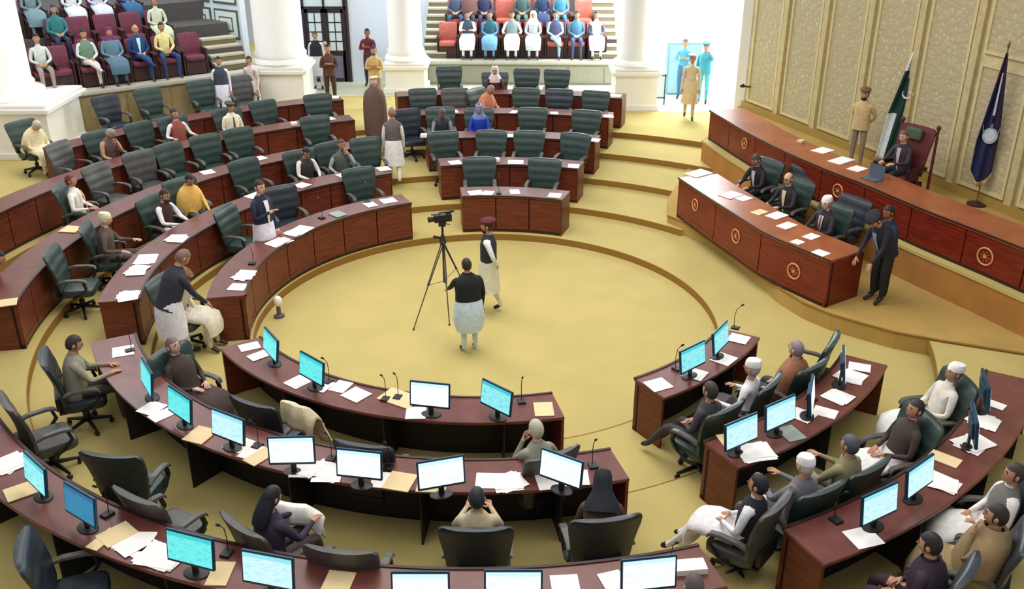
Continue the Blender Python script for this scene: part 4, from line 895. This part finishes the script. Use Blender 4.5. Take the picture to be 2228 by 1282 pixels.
spect(GCt, 992, 1, 'person in slate blue, leftmost in the second row of the middle gallery', 'coral', legs='stool', shirt=(84, 104, 128), trouser=(64, 84, 112), extras=[('jacket', (70, 84, 108))], sl='coral seat behind, holding the slate blue spectator')
spect(GCt, 1022, 1, 'person in brown shawl in the second row of the middle gallery', 'coral', shirt=(120, 84, 76), trouser=(60, 66, 90), extras=[('shawl', (112, 78, 76))], sl='coral seat behind, holding the brown shawled spectator')
spect(GCt, 1054, 1, 'person in navy left of the empty second row coral seat', 'coral', shirt=(50, 58, 92), trouser=(54, 62, 100), extras=[('jacket', (48, 54, 86))], sl='coral seat behind, holding the navy spectator left of the empty seat')
gempty(GCt, 1097, 1, 'coral', 'empty coral seat in the middle of the second row, middle gallery')
spect(GCt, 1136, 1, 'person in dark green right of the empty second row coral seat', 'coral', shirt=(70, 100, 96), trouser=(80, 116, 108), extras=[('jacket', (66, 92, 92))], sl='coral seat behind, holding the dark green spectator')
spect(GCt, 1180, 1, 'person in dark navy robe in the second row of the middle gallery', 'coral', shirt=(36, 60, 96), trouser=(40, 56, 92), extras=[('tunic', (38, 58, 92))], sl='coral seat behind, holding the dark navy spectator')
spect(GCt, 1220, 1, 'person in teal blue right of the dark navy robe, second gallery row', 'coral', shirt=(80, 150, 176), trouser=(60, 120, 150), extras=[('jacket', (70, 134, 160))], sl='coral seat behind, holding the teal spectator')
gempty(GCt, 1270, 1, 'coral', 'empty coral seat at the right end of the second row, middle gallery')
# left gallery
gempty(GLt, 128, 0, 'maroon', 'empty maroon seat near the massive column, front row of left gallery')
spect(GLt, 92, 0, 'person half hidden by the massive column, pale sleeve, left gallery front row', 'maroon', shirt=(206, 216, 206), trouser=(150, 140, 130), sl='maroon seat half hidden by the massive column')
spect(GLt, 193, 0, 'person in mint shirt, green vest and cream trousers, left gallery front row', 'maroon', legs='cross', shirt=(214, 234, 228), trouser=(218, 210, 204), extras=[('vest', (110, 136, 116))], sl='maroon seat holding the spectator in mint shirt')
spect(GLt, 248, 0, 'person in bulky steel blue coat in the left gallery front row', 'maroon', shirt=(104, 140, 156), trouser=(72, 104, 124), stout=1.1, extras=[('jacket', (96, 132, 150)), ('tunic', (84, 116, 134)), ('scarf', (110, 50, 96))], sl='maroon seat holding the spectator in bulky blue coat')
spect(GLt, 305, 0, 'person in navy suit with white papers in the left gallery front row', 'maroon', legs='cross', shirt=(28, 62, 112), trouser=(34, 64, 116), hair=(220, 170, 190), hat='bald', extras=[('jacket', (30, 64, 112)), ('shirt_front', (190, 236, 246))], sl='maroon seat holding the spectator in navy suit')
spect(GLt, 361, 0, 'person in yellow shirt and blue jeans in the left gallery front row', 'maroon', legs='stool', shirt=(234, 220, 150), trouser=(36, 62, 116), sl='maroon seat holding the spectator in yellow shirt')
gempty(GLt, 418, 0, 'maroon', 'empty maroon seat right of the yellow shirt, left gallery front row')
spect(GLt, 128, 1, 'person in teal with long dark hair reading, second row of left gallery', 'maroon', shirt=(56, 132, 138), trouser=(44, 50, 84), hat='long', hair=(50, 34, 60), extras=[('vest', (50, 120, 124))], sl='maroon seat holding the teal clad reader')
gempty(GLt, 176, 1, 'maroon', 'empty maroon seat, left of three in the second row of left gallery')
gempty(GLt, 235, 1, 'maroon', 'empty maroon seat, middle of three in the second row of left gallery')
gempty(GLt, 290, 1, 'maroon', 'empty maroon seat, right of three in the second row of left gallery')
spect(GLt, 345, 1, 'person in cream clothes with dark hair above the yellow shirt, left gallery', 'maroon', shirt=(218, 222, 202), trouser=(206, 214, 196), extras=[('tunic', (208, 222, 186))], sl='maroon seat holding the cream clad spectator above')
for i, (px, c_) in enumerate(((70, (120, 150, 160)), (158, (226, 236, 244)), (215, (214, 222, 236)), (280, (52, 100, 140)))):
    spect(GLt, px, 2, 'person in %s, %s in the topmost visible row of the left gallery' % (['grey blue', 'pale blue white', 'pale lilac', 'deep blue'][i], ['leftmost', 'second', 'third', 'rightmost'][i]), 'maroon', shirt=c_, trouser=c_, extras=[('tunic', c_)], sl='maroon seat in the topmost row holding the %s spectator' % ['grey blue', 'pale blue white', 'lilac', 'deep blue'][i])
person('person in white clothes and black vest standing below the left gallery ledge', 474, 123, TH[5], 285, shirt=(232, 230, 246), trouser=(230, 228, 246), extras=[('vest', (60, 66, 84)), ('tunic', (232, 230, 248))], arms='down')
person('person in pale pink shirt standing left of the thick column pedestal', 540, 122, TH[5], 255, shirt=(222, 204, 200), trouser=(226, 222, 232), sc=.95, extras=[('tunic', (224, 208, 204))], arms='down')

# ------------------------------------------------------------------ monitors
def screen_mat(name, ca, cb, st=1.0, lines=True):
    m = bpy.data.materials.new(name); m.use_nodes = True; nt = m.node_tree; b = nt.nodes['Principled BSDF']; b.inputs['Roughness'].default_value = .3
    b.inputs['Base Color'].default_value = (.02, .03, .04, 1)
    tc = nt.nodes.new('ShaderNodeTexCoord'); sp = nt.nodes.new('ShaderNodeSeparateXYZ'); nt.links.new(tc.outputs['Generated'], sp.inputs[0])
    wv = nt.nodes.new('ShaderNodeTexNoise'); wv.inputs['Scale'].default_value = 1.0; wv.inputs['Detail'].default_value = 1
    mp = nt.nodes.new('ShaderNodeMapping'); mp.inputs['Scale'].default_value = (5, 1, 26); nt.links.new(tc.outputs['Generated'], mp.inputs[0]); nt.links.new(mp.outputs[0], wv.inputs['Vector'])
    r = nt.nodes.new('ShaderNodeValToRGB'); r.color_ramp.elements[0].color = (*ca, 1); r.color_ramp.elements[1].color = (*cb, 1); r.color_ramp.elements[0].position = .30; r.color_ramp.elements[1].position = .46
    nt.links.new(wv.outputs['Fac'], r.inputs[0])
    r2 = nt.nodes.new('ShaderNodeValToRGB'); r2.color_ramp.interpolation = 'CONSTANT'; r2.color_ramp.elements[0].color = (0, 0, 0, 1); r2.color_ramp.elements[1].color = (1, 1, 1, 1); r2.color_ramp.elements[1].position = .86
    nt.links.new(sp.outputs[2], r2.inputs[0]); mx = nt.nodes.new('ShaderNodeMixRGB'); nt.links.new(r2.outputs[0], mx.inputs[0]); nt.links.new(r.outputs[0], mx.inputs[1]); mx.inputs[2].default_value = (*ca, 1)
    nt.links.new(mx.outputs[0], b.inputs['Emission Color']); b.inputs['Emission Strength'].default_value = st
    return m
SC = {'cyan': screen_mat('cyan_screen', srgb(60, 210, 214), srgb(110, 240, 240)), 'aqua': screen_mat('aqua_screen', srgb(70, 200, 210), srgb(150, 240, 246)),
      'pale': screen_mat('pale_screen', srgb(150, 232, 246), srgb(212, 250, 254)), 'white': screen_mat('white_screen', srgb(206, 240, 252), srgb(250, 252, 255), 1.1), 'blue': screen_mat('blue_screen', srgb(10, 100, 150), srgb(14, 130, 176))}
mb = MB(); mb.box(-.255, .255, -.014, .02, .0, .335); mb.box(-.16, .16, .02, .045, .07, .27); HOUS = mb.mesh('housing', M_bez, bevel=.006)
mb = MB(); mb.box(-.237, .237, -.018, -.013, .03, .317); SCR = mb.mesh('screen', M_bez)
mb = MB(); mb.box(-.03, .03, .015, .04, -.12, .1); NECK = mb.mesh('neck', M_blk)
mb = MB(); mb.loft([ring(Vector((0, .03, z)), Vector((1, 0, 0)), Vector((0, 1, 0)), rx, ry, 20) for z, rx, ry in ((-.13, .13, .09), (-.118, .125, .085), (-.112, .05, .04))]); MBASE = mb.mesh('foot', M_blk)
def monitor(px, py, zt, normal, kind, label, name='monitor', tilt=8):
    p = at(px, py, zt+.13+.168); t = root(name, (p.x, p.y, zt+.131), R(normal+90), label, 'monitor', 'desk monitors')
    tm = Matrix.Translation((0, 0, .1)) @ Matrix.Rotation(R(-tilt), 4, 'X') @ Matrix.Translation((0, 0, -.1))
    link('housing', HOUS, t, mtx=tm); s_ = link('screen', SCR, t, mtx=tm); setm(s_, [SC[kind]])
    link('neck', NECK, t); link('foot', MBASE, t); return t
def mset(row, where, lst):
    zt = TH[row]+H; n = len(lst)
    for i, (px, py, sl, kind) in enumerate(lst):
        dep = PITCH+math.atan((py-PH/2)/FPX); bear = math.degrees(math.atan((px-PW/2)/FPX)); nor = 270-math.degrees(math.atan(sl/math.sin(dep)))
        monitor(px, py, zt, nor, kind, 'lit %s flat monitor, %s on the %s desk' % ({'cyan': 'turquoise', 'aqua': 'aqua', 'pale': 'pale cyan', 'white': 'white', 'blue': 'deep blue'}[kind], ordn(i, n), where))
mset(1, 'near front', [(588, 751, .72, 'cyan'), (677, 803, .46, 'cyan'), (935, 860, .10, 'white'), (1079, 866, .48, 'aqua')])
mset(2, 'second near', [(318, 822, .78, 'cyan'), (390, 882, .48, 'cyan'), (495, 930, .32, 'pale'), (634, 981, -.02, 'white'), (781, 1011, .1, 'white'), (960, 1030, -.17, 'white'), (1220, 1021, .36, 'white')])
mset(3, 'third near', [(75, 1033, .54, 'aqua'), (173, 1100, .42, 'blue'), (413, 1197, .22, 'cyan'), (582, 1242, .17, 'pale'), (915, 1282, 0, 'white'), (1117, 1278, 0, 'white'), (1412, 1250, -.1, 'white')])
mset(1, 'front near right', [(1508, 778, -.42, 'aqua'), (1569, 736, -.7, 'aqua')])
mset(2, 'second near right', [(1614, 941, -.36, 'pale'), (1699, 900, -.36, 'pale')])
mset(3, 'third near right', [(1915, 1098, -.36, 'pale'), (2003, 1038, -.48, 'pale')])
for px, py, row, nor, lab in ((1838, 795, 2, 343, 'monitor seen edge-on at the far end of the second near right desk'), (1768, 862, 2, 340, 'monitor seen edge-on in the middle of the second near right desk'),
                              (2146, 850, 3, 345, 'monitor seen edge-on at the far end of the third near right desk'), (2122, 925, 3, 343, 'monitor seen edge-on beside papers on the third near right desk')):
    monitor(px, py, TH[row]+H, nor, 'white', 'grey ' + lab)
p = at(1908, 372, ZP+.70+.14); t = root('laptop', (p.x, p.y, ZP+.70), R(212+90), 'open grey laptop on the high presiding desk', 'laptop')
mb = MB(); mb.box(-.17, .17, -.24, 0, .0, .02); mb.build('keyboard_base', mat('laptop_grey', srgb(84, 98, 116), .4), t, bevel=.004)
mb = MB(); mb.box(-.17, .17, 0, .012, .02, .26); mb.build('lid', mat('laptop_grey', srgb(84, 98, 116)), t, bevel=.004)

# ------------------------------------------------------------------ papers and small things on the desks
def ondesk(px, py, bk):
    best = None
    b = BLK[bk]
    for k, r in enumerate(b['r'][:3 if bk == 'B' else 9]):
        p = at(px, py, TH[k+1]+H); a, rr = polar(p); e = abs(rr-(r+.29))
        if best is None or e < best[0]: best = (e, k, a, min(max(rr, r+.13), r+.45))
    _, k, a, rr = best; q = pol(a, rr, TH[k+1]+H); return k, a, q
def sheets(mb, w_, d, n, rnd, th=.0015):
    for i in range(n):
        a = rnd.uniform(-.35, .35) if n > 1 else 0; dx, dy = (rnd.uniform(-.05, .05), rnd.uniform(-.04, .04)) if n > 1 else (0, 0); M = Matrix.Translation((dx, dy, 0)) @ Matrix.Rotation(a, 4, 'Z'); z = i*th*2
        mb.box(-w_/2, w_/2, -d/2, d/2, z, z+th, 0, M)
PAP = {}
rnd = random.Random(3)
def paper(bk, lst):
    rows = {}
    for it in lst:
        px, py, w_ = it[:3]; kind = it[3] if len(it) > 3 else 's'; k, a, q = ondesk(px, py, bk); rows.setdefault(k, []).append((px, a, q, w_, kind))
    for k, L in rows.items():
        L.sort(key=lambda e: e[0])
        for i, (px, a, q, w_, kind) in enumerate(L):
            mb = MB(); 
            if kind == 's': sheets(mb, w_, .28, 1, rnd, .004); nm, lb, m = 'paper_sheet', 'white paper', M_paper
            elif kind == 'p': sheets(mb, w_, .29, 4, rnd); nm, lb, m = 'paper_pile', 'white paper pile', M_paper
            elif kind == 'f': sheets(mb, w_, .32, 1, rnd, .01); nm, lb, m = 'folder', 'cream card folder', M_fold
            elif kind == 'b': sheets(mb, w_, .16, 1, rnd, .06); nm, lb, m = 'box', 'small white box', M_paper
            elif kind == 'g': sheets(mb, w_, .3, 1, rnd, .012); nm, lb, m = 'folder', 'grey green folder', mat('grey_green_card', srgb(150, 160, 150), .7)
            wh = ordn(i, len(L)) if len(L) > 1 else 'alone'
            o = mb.build(nm, m, loc=(q.x, q.y, q.z+.0035+(.003 if i % 2 else 0)), rz=R(a+90)+rnd.uniform(-.3, .3)); tag(o, '%s on the %s %s desk, %s of its papers' % (lb, ROWN[k], BLK[bk]['name'], wh), 'paper' if nm[:5] == 'paper' else nm, 'papers and folders on the desks')
paper('B', [(543, 755, .22), (563, 775, .2), (648, 832, .26), (705, 842, .18), (742, 842, .22), (775, 860, .3), (870, 868, .5, 'f'), (1183, 892, .24, 'f'),
            (905, 900, .25),
            (268, 765, .3), (330, 890, .26), (350, 905, .2), (425, 955, .28, 'f'), (520, 968, .26), (548, 985, .22), (553, 1005, .2, 'f'), (655, 1028, .3, 'p'), (700, 1040, .32, 'p'), (828, 1060, .26), (870, 1050, .3, 'f'), (935, 1078, .32, 'f'), (1065, 1047, .3), (1105, 1072, .3, 'p'), (1195, 1060, .24), (1222, 1085, .16), (1265, 1040, .16),
            (20, 1010, .3, 'p'), (48, 1070, .26, 'f'), (255, 1165, .26, 'f'), (290, 1185, .32, 'p'), (345, 1215, .4, 'p'), (225, 1175, .14, 'f'), (480, 1250, .2, 'f'), (735, 1272, .26, 'f'), (1230, 1275, .26), (1335, 1268, .22), (1500, 1240, .3, 'b')])
paper('R', [(1432, 838, .3), (1512, 815, .28), (1575, 782, .3), (1607, 738, .26), (1745, 905, .26), (1640, 985, .4, 'p'), (1590, 962, .24, 'f'), (1720, 945, .24, 'g'), (1795, 898, .22), (1820, 865, .26, 'p'), (1850, 820, .3, 'p'), (1870, 800, .22),
            (1880, 1172, .3), (2050, 1050, .26, 'p'), (2055, 1000, .2, 'f'), (2112, 965, .36, 'p'), (2140, 920, .3, 'p'), (2160, 880, .16)])
paper('L', [(845, 437, .3), (806, 446, .22), (735, 467, .24, 'g'), (655, 505, .42, 'p'), (625, 530, .36, 'p'), (540, 600, .3, 'p'), (520, 625, .26), (835, 368, .26), (745, 382, .2), (657, 404, .28), (505, 410, .36, 's'), (385, 520, .3, 'p'), (318, 565, .4, 'p'), (300, 590, .36, 'p'), (285, 645, .3, 'p'), (565, 345, .26), (452, 375, .26), (155, 500, .3, 'f'), (700, 318, .26), (205, 368, .2), (335, 336, .24), (717, 259, .22), (640, 272, .14, 'b'), (535, 290, .16, 'b'), (455, 303, .12, 'b'), (728, 212, .22), (590, 225, .16), (12, 660, .26, 'f')])
paper('C', [(1035, 420, .3), (1062, 421, .22), (1120, 418, .2), (1207, 426, .26), (990, 354, .26), (1080, 351, .14, 'b'), (1122, 353, .34), (1248, 362, .24), (922, 298, .14, 'b'), (1112, 297, .22), (1295, 306, .2), (985, 243, .26), (1118, 245, .16), (1205, 248, .2), (1322, 256, .24), (1040, 199, .2), (945, 201, .1, 'b'), (1335, 208, .4, 's')])
def polyd(px, py, z, w_, d, th, m, nm, lab, cat='paper', rz=-.9):
    p = at(px, py, z); mb = MB(); mb.box(-w_/2, w_/2, -d/2, d/2, 0, th); return tag(mb.build(nm, m, loc=(p.x, p.y, z+.002), rz=rz, bevel=.001 if th < .02 else .004), lab, cat)
zc = ZD+.84
for i, (px, py, w_, d, nm, lab) in enumerate(((1520, 378, .34, .5, 'paper_pile', 'big pale pile of papers at the left end of the clerks\' desk'), (1590, 425, .3, .4, 'paper_pile', 'spread papers before the leftmost clerk'), (1618, 432, .22, .3, 'paper_sheet', 'rolled white paper beside the leftmost clerk'),
        (1652, 462, .2, .3, 'folder', 'cream folder between first and second clerks'), (1690, 470, .26, .36, 'paper_pile', 'white papers before the bald clerk'), (1712, 492, .22, .34, 'paper_pile', 'papers with green edge right of the bald clerk'), (1765, 515, .2, .28, 'paper_sheet', 'white sheet before the white-capped clerk'), (1735, 527, .18, .2, 'paper_sheet', 'round white paper at the edge of the clerks\' desk'), (1785, 551, .24, .24, 'paper_sheet', 'square white sheet at the right end of the clerks\' desk'))):
    polyd(px, py, zc, w_, d, .012 if 'pile' in nm else .004, M_fold if nm == 'folder' else M_paper, nm, lab, 'folder' if nm == 'folder' else 'paper')
zs = ZP+.7
polyd(1742, 310, zs, .12, .12, .05, M_fold, 'box', 'small cream box alone on the presiding desk', 'box')
for px, py, w_, d, lab in ((1790, 328, .3, .4, 'open white papers, farthest on the presiding desk'), (1830, 350, .3, .5, 'long white papers in the middle of the presiding desk'), (1865, 368, .26, .34, 'white papers next to the laptop on the presiding desk')): polyd(px, py, zs, w_, d, .01, M_paper, 'paper_pile', lab)

# gooseneck microphones on the near desks
def mic(px, py, row, bk, lab):
    k, a, q = ondesk(px, py, bk); t = root('microphone', (q.x, q.y, q.z), R(a+90), lab, 'microphone', 'gooseneck desk microphones')
    mb = MB(); mb.box(-.05, .05, -.06, .06, 0, .025); mb.build('base', M_blk, t, bevel=.005)
    pts = [Vector((0, .02, .02)), Vector((0, .03, .18)), Vector((0, .01, .3)), Vector((0, -.05, .38))]; mb = MB()
    mb.loft([ring(p, Vector((1, 0, 0)), Vector((0, 1, 0)), .005, .005, 6) for p in pts]); mb.build('gooseneck', M_blk, t)
    mb = MB(); mb.tube((0, -.05, .38), (0, -.085, .41), .014, .012, 8); mb.build('capsule', M_blk, t)
for i, (px, py, bk, lab) in enumerate(((735, 818, 'B', 'gooseneck microphone right of second monitor on near front desk'), (868, 862, 'B', 'gooseneck microphone left of the white monitor on near front desk'), (838, 870, 'B', 'low microphone in the card folder on near front desk'), (1135, 875, 'B', 'gooseneck microphone right of last monitor on near front desk'),
        (300, 760, 'B', 'gooseneck microphone at the left end of the second near desk'), (560, 972, 'B', 'gooseneck microphone between third and fourth monitors, second near desk'), (720, 1000, 'B', 'gooseneck microphone left of the fifth monitor, second near desk'), (845, 1020, 'B', 'gooseneck microphone right of the fifth monitor, second near desk'), (1290, 1015, 'B', 'gooseneck microphone at the right end of the second near desk'),
        (235, 1120, 'B', 'gooseneck microphone right of the deep blue monitor'), (495, 1205, 'B', 'gooseneck microphone between turquoise and pale monitors, third near desk'), (1460, 1245, 'B', 'gooseneck microphone behind the rightmost bottom monitor'),
        (1465, 800, 'R', 'gooseneck microphone left of the aqua monitors, front near right desk'), (1600, 715, 'R', 'gooseneck microphone at the far end of front near right desk'), (1740, 860, 'R', 'gooseneck microphone beyond the second near right monitors'), (1800, 1120, 'R', 'gooseneck microphone at the near end of third near right desk'),
        (700, 475, 'L', 'gooseneck microphone on the left front desk near the middle'), (800, 440, 'L', 'gooseneck microphone on the left front desk near the aisle'), (560, 575, 'L', 'gooseneck microphone on the left front desk by the navy blazer'), (1085, 425, 'C', 'gooseneck microphone in the middle of the far centre front desk'))):
    mic(px, py, 0, bk, lab)

# cream shawl over the chair back, white cloth over the arm of another
def drape(p, w_, d0, d1, skew, col, label, name, rz):
    N = 18; mb = MB(); vs = []
    for i in range(N+1):
        u = i/N; s_ = (u-.4)*(d0+d1)
        for j in range(N+1):
            v = j/N; x = -w_/2+w_*v; y = max(-.07, min(.07, s_*.5)); z = -max(0, abs(s_)-.07)*1.0; y += (.02*math.sin(v*11)+.03*math.sin(v*5+1))*min(1, abs(s_)*5)+(.08*(abs(s_)-.1) if abs(s_) > .1 else 0)*(1 if s_ > 0 else -1)
            x += skew*max(0, s_)+.02*math.sin(u*8+j); z -= .25*max(0, v-.75)*2
            vs.append((x, y, z))
    fs = [(i*(N+1)+j, i*(N+1)+j+1, (i+1)*(N+1)+j+1, (i+1)*(N+1)+j) for i in range(N) for j in range(N)]
    mb.add(vs, fs); o = mb.build(name, cm(col), loc=p, rz=rz, smooth=True); tag(o, label, 'cloth'); o.modifiers.new('thick', 'SOLIDIFY').thickness = .012
drape(at(648, 882, TH[1]+1.15), .5, .4, .5, .5, (214, 200, 164), 'cream shawl draped over a slate chair behind the near front desk', 'shawl', -.45)
drape(at(640, 1098, TH[2]+.86), .62, .3, .34, -.1, (240, 240, 232), 'white cloth spread beside the black-haired person at bottom left centre', 'white_cloth', -.15)
# a small floor unit at the foot of the left front desk
p = at(608, 690, 0); t = root('floor_speaker', (p.x, p.y, 0), .6, 'small grey box with a white top at the foot of left front desk', 'speaker')
mb = MB(); mb.loft([ring(Vector((0, 0, z)), Vector((1, 0, 0)), Vector((0, 1, 0)), r, r*.8, 12) for z, r in ((0, .1), (.04, .09), (.06, .04), (.22, .035))]); mb.build('stand', M_arm, t, smooth=True)
mb = MB(); mb.ell((0, 0, .3), (.075, .07, .1)); mb.build('head', M_white, t, smooth=True)

# ------------------------------------------------------------------ tripod and video camera
f1 = at(900, 718, 0); f2 = at(975, 716, 0); f2 = at(978, 708, 0); ctr = at(968, 662, 0); f3 = at(1020, 640, 0); apex = 1.18
t = root('tripod', ctr, 0, 'tall black camera tripod standing on the carpet in the centre', 'tripod')
M_tri = mat('tripod_black', srgb(44, 38, 34), .4)
hub = Vector((0, 0, apex))
for f_ in (f1, f2, f3):
    q = Vector((f_.x-ctr.x, f_.y-ctr.y, .015)); m_ = hub.lerp(q, .5); mb = MB(); sd = Vector((-(q.y), q.x, 0)).normalized()*.018
    mb.tube(hub+sd, m_+sd*.6, .011, .010, 6); mb.tube(hub-sd, m_-sd*.6, .011, .010, 6); mb.tube(m_, q, .011, .009, 6); mb.ell(q, (.02, .02, .015)); mb.tube(m_-sd, m_+sd, .018, .018, 6)
    tag(mb.build('leg', M_tri, t), None)
mb = MB()
for f_ in (f1, f2, f3): q = Vector((f_.x-ctr.x, f_.y-ctr.y, 0)); mb.tube((0, 0, .45), hub.lerp(q, .5)*1.0, .005, n=5)
mb.tube((0, 0, .42), (0, 0, apex+.02), .018, n=8); mb.build('spreader', M_tri, t)
mb = MB(); mb.loft([ring(Vector((0, 0, z)), Vector((1, 0, 0)), Vector((0, 1, 0)), r, r, 12) for z, r in ((apex-.04, .05), (apex, .07), (apex+.03, .05), (apex+.12, .03), (apex+.14, .02), (apex+.32, .02))]); mb.build('centre_column', M_tri, t, smooth=True)
mb = MB(); mb.box(-.06, .06, -.07, .07, apex+.3, apex+.37); mb.tube((0, .05, apex+.33), (.1, .42, apex+.15), .01, n=6); mb.tube((0, 0, apex+.06), (-.16, -.02, apex+.1), .02, .03, 8); mb.build('pan_head', M_tri, t, bevel=.004)
t = root('video_camera', (ctr.x, ctr.y, apex+.37), R(20), 'black video camera mounted on the tripod in the centre', 'camera')
mb = MB(); mb.box(-.14, .16, -.05, .05, 0, .12); mb.box(-.06, .10, -.015, .015, .15, .17); mb.box(-.06, -.04, -.015, .015, .12, .16); mb.box(.08, .1, -.015, .015, .12, .16); mb.build('body', M_blk, t, bevel=.006)
mb = MB(); mb.tube((-.14, 0, .06), (-.24, 0, .06), .042, .05, 14); mb.build('lens', M_blk, t)
mb = MB(); mb.tube((.08, .05, .12), (.22, .06, .15), .024, .03, 10); mb.build('viewfinder', M_blk, t)
mb = MB(); mb.tube((-.2, -.05, .16), (.02, -.05, .16), .014, n=8); mb.build('microphone', M_arm, t)
